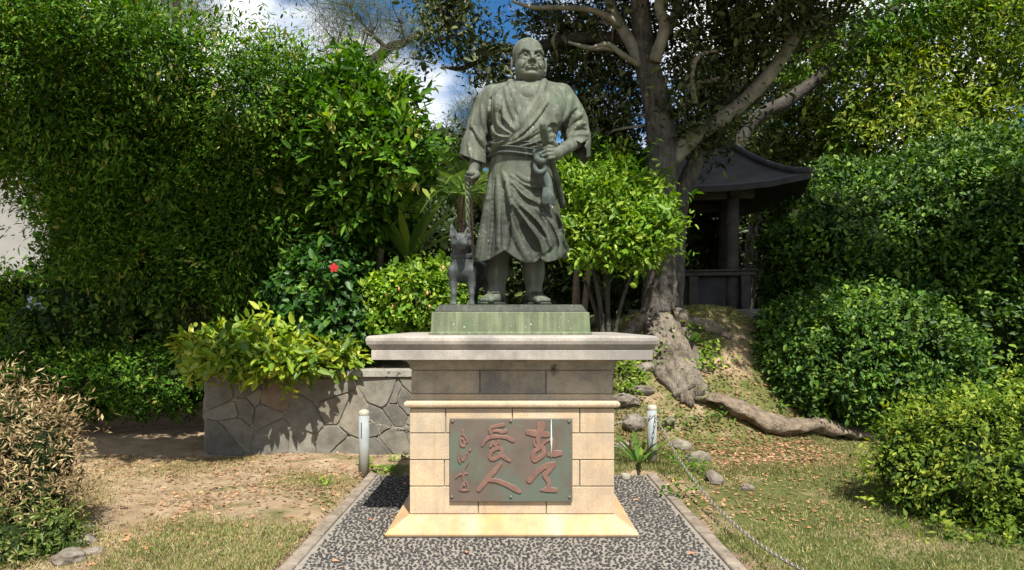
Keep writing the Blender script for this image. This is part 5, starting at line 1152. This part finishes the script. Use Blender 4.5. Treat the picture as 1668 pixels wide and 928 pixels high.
# cycad
cb = W(757, 320, 9.15); gz = float(H(cb[0], cb[1])); cyc = thing('cycad', (cb[0], cb[1], gz), 'cycad palm with stiff feathery fronds and a brown trunk left of the statue', 'cycad')
mb = MB(); mb.tube(smooth_path([(cb[0], cb[1], gz - .1), (cb[0] + .02, cb[1], (gz + cb[2]) / 2), tuple(cb)], 8), [0.12, 0.11, 0.1], 14, True, 0.35); mb.build('trunk', mat_simple('cycad_trunk', (0.022, 0.015, 0.01), (0.07, 0.045, 0.03), 12, 0.95, 0.9, 30, 0.03), cyc)
fp_ = []; fa = []; fn_ = []; n_l = 38
for i in range(n_l):
    t_ = 0.12 + 0.88 * i / n_l; z_ = 0.30 * t_ - 0.62 * t_ * t_
    for s_ in (-1, 1): fp_.append((0, t_, z_)); fa.append((s_ * 1.0, 0.45 + 0.4 * t_, 0.25 - 0.6 * t_ * 0.3)); fn_.append((0, -0.2, 1))
V, Fa = leaf_vf(np.array(fp_), np.array(fa), np.array(fn_, float), np.array([0.21 * math.sin(math.pi * (0.12 + 0.84 * (i // 2) / n_l)) ** 0.6 for i in range(2 * n_l)]), np.full(2 * n_l, 0.011), 0.1)
tb_V, tb_F = tube_vf([(0, t_, 0.30 * t_ - 0.62 * t_ * t_) for t_ in np.linspace(0, 1, 9)], [0.012, 0.004], 5)
fr_me = make_mesh('frond', np.vstack([V, tb_V]), [tuple(f_) for f_ in Fa] + [tuple(i + len(V) for i in f_) for f_ in tb_F])
fr_me.materials.append(mat_leafobj('cycad_frond', (0.05, 0.11, 0.012), (0.1, 0.2, 0.02), (0.26, 0.32, 0.04), 0.2))
for i in range(32):
    a = i * 2.4; lv = i / 32; d = Vector((math.cos(a), math.sin(a), -0.25 + 1.4 * lv ** 1.5)); place_leaf(fr_me, cb + np.array([0.08 * math.cos(a), 0.08 * math.sin(a), 0.05]), d, (0, 0, 1), rng.uniform(0.8, 1.05), cyc, 'frond')

# small bright round tree behind the statue's shoulder
be = [E(970, 315, 9.1, 55, 40), E(1062, 350, 9.0, 42, 36), E(945, 360, 9.1, 38, 34), E(1000, 385, 8.8, 60, 30), E(1035, 300, 9.3, 42, 28), E(930, 300, 9.3, 28, 30), E(1060, 395, 8.9, 40, 24), E(1005, 345, 8.8, 45, 30), E(925, 395, 9.2, 24, 20), E(1000, 275, 9.4, 30, 20), E(960, 415, 9.0, 36, 22), E(1035, 425, 8.9, 40, 18), E(1085, 370, 9.0, 24, 20)]
plant('round_tree', 'small bright green bushy tree with bare forked stems before the big trunk', 'tree', (1.28, 9.15), be, 8500, 0.085, 'leaf_bright', None, 0.045, 5, 'bark_dark', spread=0.13, asp=0.42, per=11, lump=0.36, shell=0.3, frontonly=True)
plant('evergreen_shrub', 'dark green shrub with a few red flowers between statue arm and big trunk', 'shrub', (1.1, 11.4), [E(960, 275, 11, 60, 45), E(1010, 270, 11.2, 50, 40), E(930, 320, 11, 50, 50)], 8000, 0.08, 'leaf_mid', None, 0.06, 3, spread=0.13, lump=0.2, frontonly=True, core=0.7)

# ------------------------------------------------------------------ the big old tree
TY = 10.3; tb = W(1076, 505, TY); tz = float(H(tb[0], tb[1])); big = thing('old_tree', (tb[0], tb[1], tz), 'big old tree with a thick grey trunk, pale limbs and exposed roots on the bank', 'tree')
def tp_(*q): return [W(a, b_, TY + (c_[0] if c_ else 0)) for a, b_, *c_ in q]
def limb(name, q, rad, mat='bark', n=14, par=None): return trunk(name, tp_(*q), [r_ * TY / FPX for r_ in rad], M[mat], par or big, n, 6, 0.16)
tk = limb('trunk', ((1074, 560), (1075, 500), (1078, 420), (1076, 330), (1080, 250), (1072, 180), (1058, 120), (1048, 60), (1040, -20, -.3), (1030, -120, -.5)), [44, 31, 26, 26, 25, 23, 20, 17, 14, 8], 'bark', 22)
limb('trunk', ((1092, 540, .1), (1100, 430, .1), (1108, 330, .2), (1130, 270, .3), (1160, 210, .3), (1200, 150, .2)), [20, 15, 14, 14, 12, 8], 'bark', 14)
limb('limb', ((1092, 260), (1130, 222), (1180, 190), (1222, 155), (1262, 110), (1300, 50), (1330, -30)), [16, 14, 13, 12, 11, 9, 6], 'bark_pale', 12)
limb('limb', ((1058, 130), (1028, 70), (1004, 30), (988, -10), (975, -60)), [11, 10, 9, 8, 5], 'bark_pale', 10)
limb('limb', ((1056, 90), (1050, 40), (1044, -20), (1030, -90)), [10, 9, 8, 5], 'bark_pale', 10)
limb('limb', ((1066, 100, -.2), (1082, 45, -.3), (1074, 0, -.4), (1090, -60, -.4)), [10, 9, 8, 5], 'bark_pale', 10)
limb('limb', ((1070, 80), (1095, 35), (1110, -10), (1130, -80)), [9, 8, 7, 5], 'bark_pale', 10)
limb('limb', ((1048, 70, .3), (990, 62, .5), (930, 62, .6), (890, 72, .6), (850, 80, .5), (810, 80, .4), (788, 88, .3), (770, 103, .2), (748, 112, .1), (720, 108, 0)), [10, 10, 10, 9, 8.5, 8, 7, 5, 4, 2], 'bark', 10)
limb('limb', ((800, 82, .4), (790, 105, .3), (800, 125, .3), (822, 128, .3)), [4, 3, 3, 2], 'bark_pale', 7)
limb('limb', ((1030, 100, -.1), (1000, 80, -.3), (960, 78, -.4), (925, 68, -.4)), [5, 4, 4, 2], 'bark_pale', 7)
limb('limb', ((1010, 40, -.1), (970, 18, -.3), (920, 12, -.5), (870, 12, -.6), (835, 2, -.6)), [6, 5, 4, 3.5, 2], 'bark_pale', 7)
limb('limb', ((1040, 105, -.3), (1012, 88, -.6), (990, 72, -.7), (960, 78, -.8)), [5, 4, 4, 2], 'bark_pale', 7)
limb('limb', ((1132, 168, -.3), (1128, 130, -.4), (1132, 100, -.4), (1150, 85, -.4), (1168, 83, -.4)), [5, 4, 4, 3, 2], 'bark_pale', 7)
limb('limb', ((1110, 140, -.2), (1150, 132, -.3), (1172, 126, -.3)), [4, 3, 2], 'bark_pale', 7)
limb('limb', ((760, 105, .1), (735, 60, .1), (715, 20, .1), (700, -20, .1)), [3, 2.5, 2, 1.5], 'bark', 6)
def root_path(px_list, rad, mat='root', n=12, sink=0.35, name='root'):
    P = np.array([ground_at(*q) for q in px_list]); P = smooth_path(P, 6); P[:, 2] = H(P[:, 0], P[:, 1]); rr = np.interp(np.linspace(0, 1, len(P)), np.linspace(0, 1, len(rad)), rad); P[:, 2] += rr * (1 - 2 * sink); P += rng.normal(0, 0.012, P.shape); mb = MB(); V, F_ = tube_vf(P, rr, n + 6, True, 0.0); V = V + (V - np.repeat(P, n + 6, 0)) * (0.13 * SN(10, 41)(V) + 0.12 * SN(38, 42)(V))[:, None]; mb.add(V, F_); return mb.build(name, M[mat], big, True)
for o_, r0 in ((-26, 0.1), (-14, 0.13), (-2, 0.16), (10, 0.15), (21, 0.12)):
    root_path([(1076 + o_ * 0.5, 530), (1084 + o_ * 0.9, 560), (1104 + o_ * 1.05 + rng.uniform(-3, 3), 605), (1124 + o_ * 0.8, 640 + rng.uniform(-8, 6)), (1136 + o_ * 0.9, 660 + rng.uniform(-6, 4))], [r0 * 1.2, r0 * 1.1, r0, r0 * 0.8, r0 * 0.35], 'root', 12, 0.32)
root_path([(1098, 528), (1130, 532), (1165, 540), (1190, 552)], [0.2, 0.12, 0.08, 0.04])
root_path([(1052, 530), (1030, 540), (1010, 565)], [0.16, 0.1, 0.05])
root_path([(1110, 540), (1130, 580), (1150, 612)], [0.09, 0.07, 0.03])
# crown: dark leathery leaves, open on the left where the sky shows through
ce = [E(740, 35, 10.2, 48, 42), E(775, 80, 10.2, 42, 30), E(815, 118, 10.3, 45, 32), E(720, 5, 10.3, 40, 35), E(690, 70, 10.2, 22, 35),
      E(900, 120, 11.2, 50, 60), E(960, 150, 11.4, 75, 80), E(1000, 90, 11.4, 70, 60), E(940, 60, 11.4, 60, 40), E(985, 225, 11.2, 55, 40), E(900, 30, 11, 70, 30), E(1020, 190, 11, 50, 60),
      E(1130, 60, 10.6, 90, 80), E(1180, 130, 10.8, 80, 60), E(1130, 160, 10.3, 60, 60), E(1230, 50, 10.8, 90, 60), E(1010, 5, 10.6, 80, 40), E(1250, 10, 10, 100, 60), E(1350, 20, 10.2, 60, 50), E(1150, 235, 10.6, 42, 34), E(1175, 195, 10.6, 45, 35), E(1120, 205, 10.2, 35, 35)]
crown('crown', ce, 34000, 0.095, M['leaf_canopy'], big, per=12, spread=0.19, shell=0.25, asp=0.4, lump=0.25, frontonly=False)
top_e = [(7.2, 7.5, 7.2, 1.3, 0.5, 0.4), (5.8, 7.5, 7.2, 1.0, 0.5, 0.4), (8.8, 7.6, 7.4, 1.2, 0.5, 0.4), (3.0, 7.3, 8.3, 1.2, 1.0, 0.6), (4.6, 9.0, 8.3, 1.5, 1.3, 0.8), (1.8, 9.2, 7.9, 1.8, 1.6, 0.9), (3.6, 8.6, 7.6, 1.6, 1.5, 0.9), (4.4, 6.9, 6.9, 1.2, 1.3, 0.6), (2.6, 7.6, 7.3, 1.2, 1.1, 0.6), (5.5, 8.2, 7.2, 1.2, 1.2, 0.7), (0.6, 9.8, 7.6, 1.1, 1.2, 0.7), (3.5, 10.4, 8.0, 2.0, 1.5, 1.0)]  # unseen lobes above the view, several added to block sun from things behind
for e_ in top_e: branches('branch', [W(1040, -20, 10), W(1130, -80, 10.3), W(1330, -30, 10.3)], [e_], M['bark'], big, 0.08, 5)
crown('upper_crown', top_e, 52000, 0.12, M['leaf_canopy'], big, per=12, spread=0.22, shell=0.2, asp=0.42, lump=0.2)
for e_ in ce: branches('branch', [W(a, b_, 10.4) for a, b_ in ((1040, 60), (1000, 40), (960, 78), (900, 66), (830, 80), (770, 100), (735, 60), (1130, 130), (1222, 155), (1300, 50), (1095, 35), (1075, 200))], [e_], M['bark_pale'], big, 0.03, 6)
# leaning dark trunk behind the pavilion
ln_t = thing('leaning_tree', (4.2, 14.6, 1.8), 'slanting dark trunk of a tree leaning right behind the pavilion roof', 'tree'); LQ = [W(a, b_, 14.6) for a, b_ in ((1150, 330), (1205, 232), (1290, 160), (1380, 90), (1440, 35), (1500, -40))]
LQ[0][2] = 1.7; mb = MB(); mb.tube(smooth_path(LQ, 6), [0.16, 0.15, 0.14, 0.12, 0.1, 0.06], 12, True, 0.2); mb.build('trunk', M['bark_dark'], ln_t, True)
le = [E(1400, 60, 14.2, 50, 30), E(1460, 20, 14.4, 90, 50), E(1540, -10, 14.4, 90, 60), E(1330, 90, 14.8, 60, 40)]; [branches('branch', LQ[3:], [e_], M['bark_dark'], ln_t, 0.07, 5) for e_ in le]; crown('crown', le, 5000, 0.12, M['leaf_mid'], ln_t, per=12, spread=0.25, shell=0.2, asp=0.36, lump=0.25)

# ------------------------------------------------------------------ right side
plant('broadleaf_tree', 'sunlit yellow-green tree rising behind the tall clipped shrub', 'tree', (8.3, 16.2), [E(1420, 130, 15.4, 140, 90), E(1560, 90, 15.4, 150, 120), E(1650, 190, 15, 120, 100), E(1480, 215, 15.2, 150, 70), E(1640, 20, 15.6, 110, 70)], 34000, 0.13, 'leaf_lime', 'trees on the right bank', 0.18, 3, 'bark', spread=0.26, asp=0.38, per=14, lump=0.2, shell=0.5, frontonly=True)
plant('broadleaf_tree', 'olive green open tree behind the pavilion roof', 'tree', (6.0, 17.5), [E(1330, 170, 16.5, 100, 70), E(1270, 230, 16.8, 100, 60), E(1380, 240, 16.5, 110, 60), E(1240, 150, 17, 80, 60), E(1300, 90, 16.8, 80, 60)], 18000, 0.13, 'leaf_olive', 'trees on the right bank', 0.16, 3, 'bark', spread=0.26, asp=0.36, per=12, lump=0.25, shell=0.35, frontonly=True)
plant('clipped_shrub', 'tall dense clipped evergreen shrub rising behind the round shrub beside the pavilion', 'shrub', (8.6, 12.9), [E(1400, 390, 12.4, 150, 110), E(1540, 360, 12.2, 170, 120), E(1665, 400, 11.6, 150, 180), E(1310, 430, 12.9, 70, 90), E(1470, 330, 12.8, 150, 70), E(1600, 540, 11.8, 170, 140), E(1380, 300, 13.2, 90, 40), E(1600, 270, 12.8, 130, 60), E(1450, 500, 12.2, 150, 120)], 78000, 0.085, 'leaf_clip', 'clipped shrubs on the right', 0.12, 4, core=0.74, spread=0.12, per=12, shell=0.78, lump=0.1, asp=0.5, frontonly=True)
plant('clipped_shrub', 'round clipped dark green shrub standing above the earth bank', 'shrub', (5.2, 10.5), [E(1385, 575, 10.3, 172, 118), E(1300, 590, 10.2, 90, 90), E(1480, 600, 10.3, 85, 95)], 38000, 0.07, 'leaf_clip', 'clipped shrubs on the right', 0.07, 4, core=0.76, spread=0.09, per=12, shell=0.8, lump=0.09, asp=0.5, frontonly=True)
plant('lime_shrub', 'sunlit yellow-green spreading shrub at the edge of the grass', 'shrub', (3.75, 5.75), [E(1570, 790, 5.7, 120, 140), E(1660, 780, 5.6, 150, 150), E(1500, 760, 5.8, 75, 85), E(1640, 930, 5.2, 120, 110), E(1580, 930, 5.1, 80, 80), E(1560, 700, 5.9, 110, 60)], 30000, 0.048, 'leaf_lime', None, 0.04, 5, core=0.72, spread=0.075, per=12, shell=0.7, lump=0.2, asp=0.48, frontonly=False)
# far trees that close the view
for (px_, py_, Y_, rx_, rz_, mt, lb) in ((260, 250, 17, 150, 130, 'leaf_mid', 'far green tree behind the drooping tree'), (480, 300, 18, 130, 120, 'leaf_dark', 'far dark tree behind the big-leaved shrub'), (640, 330, 18, 110, 110, 'leaf_dark', 'far dark tree behind the cycad'), (960, 340, 19, 120, 100, 'leaf_dark', 'far dark tree seen between statue and big trunk'), (1180, 300, 20, 120, 110, 'leaf_dark', 'far dark tree closing the view through the pavilion'), (1330, 330, 20, 120, 110, 'leaf_dark', 'far dark tree right of the pavilion posts'), (60, 520, 15.5, 120, 70, 'leaf_mid', 'far low tree below the grey building wall')):
    el = [E(px_, py_, Y_, rx_, rz_), E(px_ - rx_ * 0.5, py_ + rz_ * 0.7, Y_ - 0.4, rx_ * 0.7, rz_ * 0.6), E(px_ + rx_ * 0.5, py_ + rz_ * 0.7, Y_ - 0.3, rx_ * 0.7, rz_ * 0.6)]
    plant('distant_tree', lb, 'tree', (el[0][0], Y_ + 0.3), el, 6500, 0.17, mt, 'far trees', 0.14, 2, 'bark', core=0.85, spread=0.25, per=10, lump=0.2, shell=0.7, frontonly=True)
fw = thing('far_woodland', (0, 26, 1.3), 'far dark belt of woodland closing the horizon', 'woodland'); fw['kind'] = 'stuff'
fe = [E(px_, 470 + 15 * math.sin(px_), 26 + 1.5 * math.sin(px_ * 0.7), 75, 75) for px_ in range(-500, 2200, 90)]
blob('dark_filler', fe, M['core'], fw, 0.92, 8); crown('crown', fe, 14000, 0.32, M['leaf_dark'], fw, per=10, spread=0.4, shell=0.8, frontonly=True)
# feathery casuarinas against the sky
def casuarina(label, q, Y_, rad, ells, n, ln):
    P = [W(a, b_, Y_) for a, b_ in q]; g_ = float(H(P[0][0], Y_)); P[0][2] = g_ - 0.1; root = thing('casuarina_tree', (P[0][0], Y_, g_), label, 'tree', 'feathery casuarina trees')
    mb = MB(); mb.tube(smooth_path(P, 5), rad, 9, True, 0.15); mb.build('trunk', M['bark'], root, True); [branches('branch', P[1:], [e_], M['bark'], root, 0.05, 7) for e_ in ells]
    crown('crown', ells, n, ln, M['needle'], root, per=16, spread=0.28, shell=0.2, asp=0.02, droop=0.4, lump=0.25)
casuarina('grey feathery casuarina with a forked bare limb above the big-leaved shrub', ((560, 500), (570, 250), (592, 125), (632, 80), (655, 70), (690, 52), (715, 48)), 15, [0.2, 0.17, 0.14, 0.11, 0.09, 0.06, 0.03], [E(590, 50, 15, 60, 55), E(650, 30, 15, 45, 45), E(540, 60, 15.2, 40, 60), E(620, 90, 15, 55, 35), E(560, 0, 15, 70, 40), E(680, 60, 15, 25, 35)], 8500, 0.36)
casuarina('grey casuarina top showing above the wide green tree', ((300, 500), (300, 200), (290, 60), (285, -60)), 16, [0.2, 0.16, 0.12, 0.06], [E(280, 0, 16, 75, 45), E(330, 20, 16, 35, 40), E(230, -10, 16, 50, 40)], 6000, 0.36)
casuarina('thin pale casuarina sapling showing beside the hanging bronze sleeve', ((765, 420), (768, 300), (770, 210), (772, 160)), 16, [0.09, 0.07, 0.05, 0.02], [E(770, 190, 16, 26, 42), E(780, 160, 16, 20, 25), E(752, 215, 16, 20, 30)], 3500, 0.34)
# dry brush at the lower left
r_ = plant('dry_brush', 'brown dried twiggy brush with green shoots below beside the rubble', 'shrub', (-3.95, 5.1), [E(-10, 720, 5.1, 115, 115), E(65, 740, 5.1, 75, 85), E(50, 800, 5.0, 85, 70), E(-60, 760, 5.0, 120, 120), E(70, 700, 5.2, 40, 50)], 16000, 0.05, 'dry', None, 0.03, 6, 'twig', core=0.6, spread=0.09, per=12, shell=0.4, lump=0.2, asp=0.22, br=9)
plant('low_bush', 'low green and straw coloured bush under the dried brush', 'shrub', (-3.6, 4.75), [E(30, 900, 4.75, 95, 80), E(-40, 880, 4.8, 90, 100), E(95, 880, 4.85, 45, 55)], 12000, 0.045, 'leaf_olive', None, 0.02, 3, 'twig', core=0.7, spread=0.07, per=12, shell=0.6, lump=0.2, asp=0.3)
# shade tree over the hedge, crown lobes added above the picture to darken the left
plant('broadleaf_tree', 'tree beside the dry brush, its branches reaching over the hedge above the view', 'tree', (-8.6, 5.2), [(-7.6, 5.5, 5.9, 1.2, 0.5, 0.4), (-6.2, 5.3, 5.6, 1.2, 0.5, 0.4), (-4.9, 5.2, 5.5, 0.9, 0.6, 0.4), (-3.6, 4.9, 5.6, 0.7, 0.5, 0.35), (-2.6, 4.6, 5.6, 0.45, 0.3, 0.25), (-6.9, 4.9, 5.8, 1.2, 0.7, 0.5), (-6.4, 6.15, 6.6, 1.2, 0.32, 0.25), (-4.8, 6.15, 6.6, 1.1, 0.32, 0.25), (-3.4, 6.15, 6.5, 0.8, 0.32, 0.25)], 30000, 0.14, 'leaf_mid', 'trees on the left bank', 0.16, 2, 'bark', spread=0.2, per=12, lump=0.15, shell=0.2)

# ------------------------------------------------------------------ earth bank, rocks, grass, leaf litter, weeds
M['bank'] = mat_simple('bank', (0.09, 0.068, 0.045), (0.26, 0.205, 0.15), 9, 0.95, 1.0, 16, 0.07)
P = np.array([ground_at(*q) for q in ((1120, 632), (1160, 648), (1205, 668), (1270, 690), (1340, 703), (1400, 710), (1450, 716), (1540, 722))]); P = smooth_path(P, 12); P[:, 2] = H(P[:, 0], P[:, 1])
V, F_ = tube_vf(P, [0.12, 0.24, 0.29, 0.27, 0.25, 0.2], 22, True, 0.0); bz = np.repeat(P[:, 2], 22); V[:, 2] = bz + (V[:, 2] - bz) * 0.34 - 0.015; V += ((0.04 * SN(4, 31)(V) + 0.03 * SN(13, 32)(V) + 0.015 * SN(34, 33)(V)) * 0.9)[:, None] * np.array([0.4, 0.6, 1.0])
mb = MB(); mb.add(V, F_); tag(mb.build('earth_bank', M['bank'], None, True), 'low curved ridge of bare earth edging the grass', kind='structure')
def rock_vf(p, r_, sq=0.7):
    import bmesh
    bm = bmesh.new(); bmesh.ops.create_icosphere(bm, subdivisions=3, radius=1.0); sn = SN(2.2, int(rng.integers(1 << 30))); sn2 = SN(7, int(rng.integers(1 << 30))); bm.verts.index_update()
    V = np.array([v.co[:] for v in bm.verts]); V = V * (1 + 0.3 * sn(V) + 0.1 * sn2(V))[:, None]; V = V * np.array([r_ * rng.uniform(0.8, 1.4), r_ * rng.uniform(0.7, 1.1), r_ * sq]); F_ = [[v.index for v in f_.verts] for f_ in bm.faces]; bm.free(); return V + p, F_
rocks = [((1140, 752), 0.15, 'pale lumpy limestone beside the chain below the bank'), ((1165, 785), 0.12, 'brownish half-buried rock next to the pale limestone'), ((1215, 797), 0.07, 'small white stone lying alone in the grass'), ((1108, 728), 0.10, 'small pale rock right of the bollard on the bank'),
         ((1015, 655), 0.17, 'large pale rock in the bank beside the pedestal string course'), ((1045, 640), 0.12, 'pale rock high in the bank among ground cover'), ((1030, 690), 0.14, 'grey rock in the bank just above the lily'), ((1015, 730), 0.08, 'small rock at the foot of the bank by the lily'), ((1055, 600), 0.12, 'rock under the slab edge in the bank'), ((1090, 690), 0.1, 'flat rock below the big root'),
         ((120, 890), 0.09, 'grey rubble stone beside the low bush'), ((105, 915), 0.09, 'dark rubble stone under the low bush'), ((150, 900), 0.06, 'pale rubble stone beside the bare soil strip'), ((140, 860), 0.05, 'small rubble stone at the edge of the dry grass'), ((200, 254), 0.0, '')]
for (q, r_, lb) in rocks:
    if r_ == 0: continue
    p = ground_at(*q); V, F_ = rock_vf(p + [0, 0, r_ * 0.15], r_); tag(obj('rock', V, F_, M['rock'], None, False, loc=p), lb, 'rock', 'loose rocks')
def scatter(n, x0, x1, y0, y1): return np.column_stack([rng.uniform(x0, x1, n), rng.uniform(y0, y1, n)])
def free(p): return ~((np.abs(p[:, 0]) < 1.53) & (p[:, 1] < 7.18)) & ~((p[:, 0] > WX0 - 0.05) & (p[:, 0] < 0.75) & (p[:, 1] > WY - 0.05) & (p[:, 1] < WY + 0.33))
gm1 = SN(1.7, 21); gm2 = SN(5.0, 22)
def turf(name, reg, n, hgt, mat, thr, label):
    p = scatter(n, *reg); p = p[free(p)]; q = np.column_stack([p, np.zeros(len(p))]); keep = (gm1(q) * 0.8 + gm2(q) * 0.35 + rng.normal(0, 0.25, len(p))) > thr; p = p[keep]
    pos = np.column_stack([p, H(p[:, 0], p[:, 1]) - 0.004]); k = len(pos); ax = np.column_stack([rng.normal(0, 0.55, (k, 2)), np.ones(k)]); ln = hgt * rng.uniform(0.5, 1.3, k)
    o = leaf_obj(name, pos, ax, unit(k), ln, ln * 0 + 0.007, M[mat], None, None, 0.1, 'stuff', 0.3); tag(o, label); return o
turf('lawn_grass', (1.5, 6.0, 3.6, 10.2), 110000, 0.04, 'grass', -0.25, 'short green grass on the right lawn')
turf('dry_grass', (-5.5, -1.45, 3.6, 8.3), 90000, 0.034, 'dry_grass', -0.05, 'short dry straw coloured grass on the left lawn')
turf('verge_grass', (-2.7, -1.5, 3.6, 7.6), 34000, 0.04, 'grass', 0.05, 'greener grass along the left kerb')
turf('bank_grass', (0.8, 4.2, 7.2, 10.6), 110000, 0.06, 'grass', -0.15, 'patchy green ground cover on the bank')
p = np.vstack([scatter(3600, -5, -1.5, 4, 8.25), scatter(4200, 0.9, 5.5, 5, 10.4), scatter(8000, 0.9, 4.0, 7.4, 10.6), scatter(1600, -3.6, 0.6, 8.6, 10)]); p = p[free(p)]; q = np.column_stack([p, np.zeros(len(p))]); p = p[(gm2(q) * 0.5 - gm1(q) * 0.8 + rng.normal(0, 0.4, len(p))) > 0.0]
k = len(p); pos = np.column_stack([p, H(p[:, 0], p[:, 1]) + 0.012]); nr = np.column_stack([rng.normal(0, 0.35, (k, 2)), np.ones(k)]); ax = np.column_stack([rng.normal(0, 1, (k, 2)), rng.normal(0, 0.12, k)])
tag(leaf_obj('leaf_litter', pos, ax, nr, rng.uniform(0.03, 0.075, k), rng.uniform(0.015, 0.035, k), M['litter'], None, None, 0.15, 'stuff'), 'brown and orange fallen leaves on the soil')
for q, lb in (((540, 917), 'orange fallen leaf on the pebbles near the left kerb'), ((640, 845), 'pale fallen leaf on the pebbles by the left corner of the base course'), ((655, 790), 'fallen leaf on the pebbles inside the shadow of the slab'), ((600, 850), 'small fallen leaf on the pebbles between kerb and base course'), ((1040, 816), 'orange fallen leaf on the pebbles right of the pedestal'), ((760, 905), 'fallen leaf on the pebbles in front of the base course'), ((1120, 905), 'fallen leaf on the pebbles against the right kerb')):
    p = W(q[0], q[1], 1.6 * FPX / (q[1] - HY)); p[2] = 0.018; o = leaf_obj('fallen_leaf', np.array([p]), np.array([unit(1)[0] * [1, 1, 0.1]]), np.array([[0.2, -0.3, 1.0]]), np.array([0.055]), np.array([0.03]), M['litter'], None, np.array([0.97])); tag(o, lb, 'leaf', 'fallen leaves on the pebbles')
# scattered weeds: on the bank and along the wall
def weed(q, n, ln, label, mat, asp, sp, grp):
    p = ground_at(*q); root = thing('weed', p, label, 'weed', grp); st_ = p + np.array([0, 0, sp * 1.2]); pos = p + np.column_stack([rng.normal(0, sp, (n, 2)), rng.uniform(0.0, sp * 1.6, n)])
    mb = MB()
    for w_ in pos[:8]: mb.tube([p - [0, 0, 0.01], (p + w_) / 2 + [0, 0, 0.01], w_], [0.003, 0.002, 0.001], 4)
    mb.build('stems', M['hleaf'], root)
    leaf_obj('crown', pos, unit(n) * [1, 1, 0.4] + [0, 0, 0.3], np.array([0, -0.3, 1.0]) + unit(n) * 0.5, ln * rng.uniform(0.6, 1.2, n), ln * asp * rng.uniform(0.8, 1.2, n), M[mat], root, hexa=True)
for q, lb in (((1110, 530), 'leafy weed between the trunk foot and the side root'), ((1122, 546), 'leafy weed on the far edge of the big root'), ((1072, 578), 'leafy weed on the near edge of the big root'), ((1058, 592), 'trailing weed next to the rock under the slab edge'), ((1040, 622), 'weed above the pale rocks of the bank'), ((1020, 612), 'weed hugging the pedestal side high on the bank'), ((1152, 578), 'weed alone on the bare soil right of the root'), ((1132, 606), 'weed on the lower right flank of the big root'), ((1044, 572), 'weed where the roots leave the trunk on the pedestal side'), ((1086, 556), 'weed growing in the cleft of the big root'), ((1162, 602), 'weed at the upper end of the earth ridge'), ((1025, 642), 'weed among the pale rocks beside the pedestal'), ((1008, 600), 'weed just under the granite slab end')):
    weed(q, 60, 0.07, lb, 'leaf_bright', 0.6, 0.12, 'weeds on the bank')
for q, lb in (((610, 770), 'small weed sprouting at the foot of the slotted bollard'), ((525, 790), 'small weed in the leaf litter left of the kerb'), ((640, 752), 'small weed between the bollard and the pedestal'), ((660, 748), 'small weed against the stone wall by the pedestal'), ((600, 758), 'small weed hiding behind the slotted bollard'), ((636, 768), 'small weed at the back corner of the pebbles')):
    weed(q, 22, 0.045, lb, 'leaf_bright', 0.6, 0.04, 'weeds by the wall')
for q, lb in (((1100, 760), 'low weed under the chain by the pale limestone'), ((1085, 700), 'low weed behind the bollard on the bank'), ((1120, 692), 'low weed below the tip of the big root'), ((1162, 682), 'low weed at the foot of the earth ridge'), ((1142, 648), 'low weed where root and earth ridge meet'), ((1108, 812), 'low weed beside the right kerb under the chain'), ((1132, 772), 'low weed between the two half-buried rocks')):
    weed(q, 50, 0.06, lb, 'leaf_mid', 0.5, 0.1, 'weeds in the right grass')
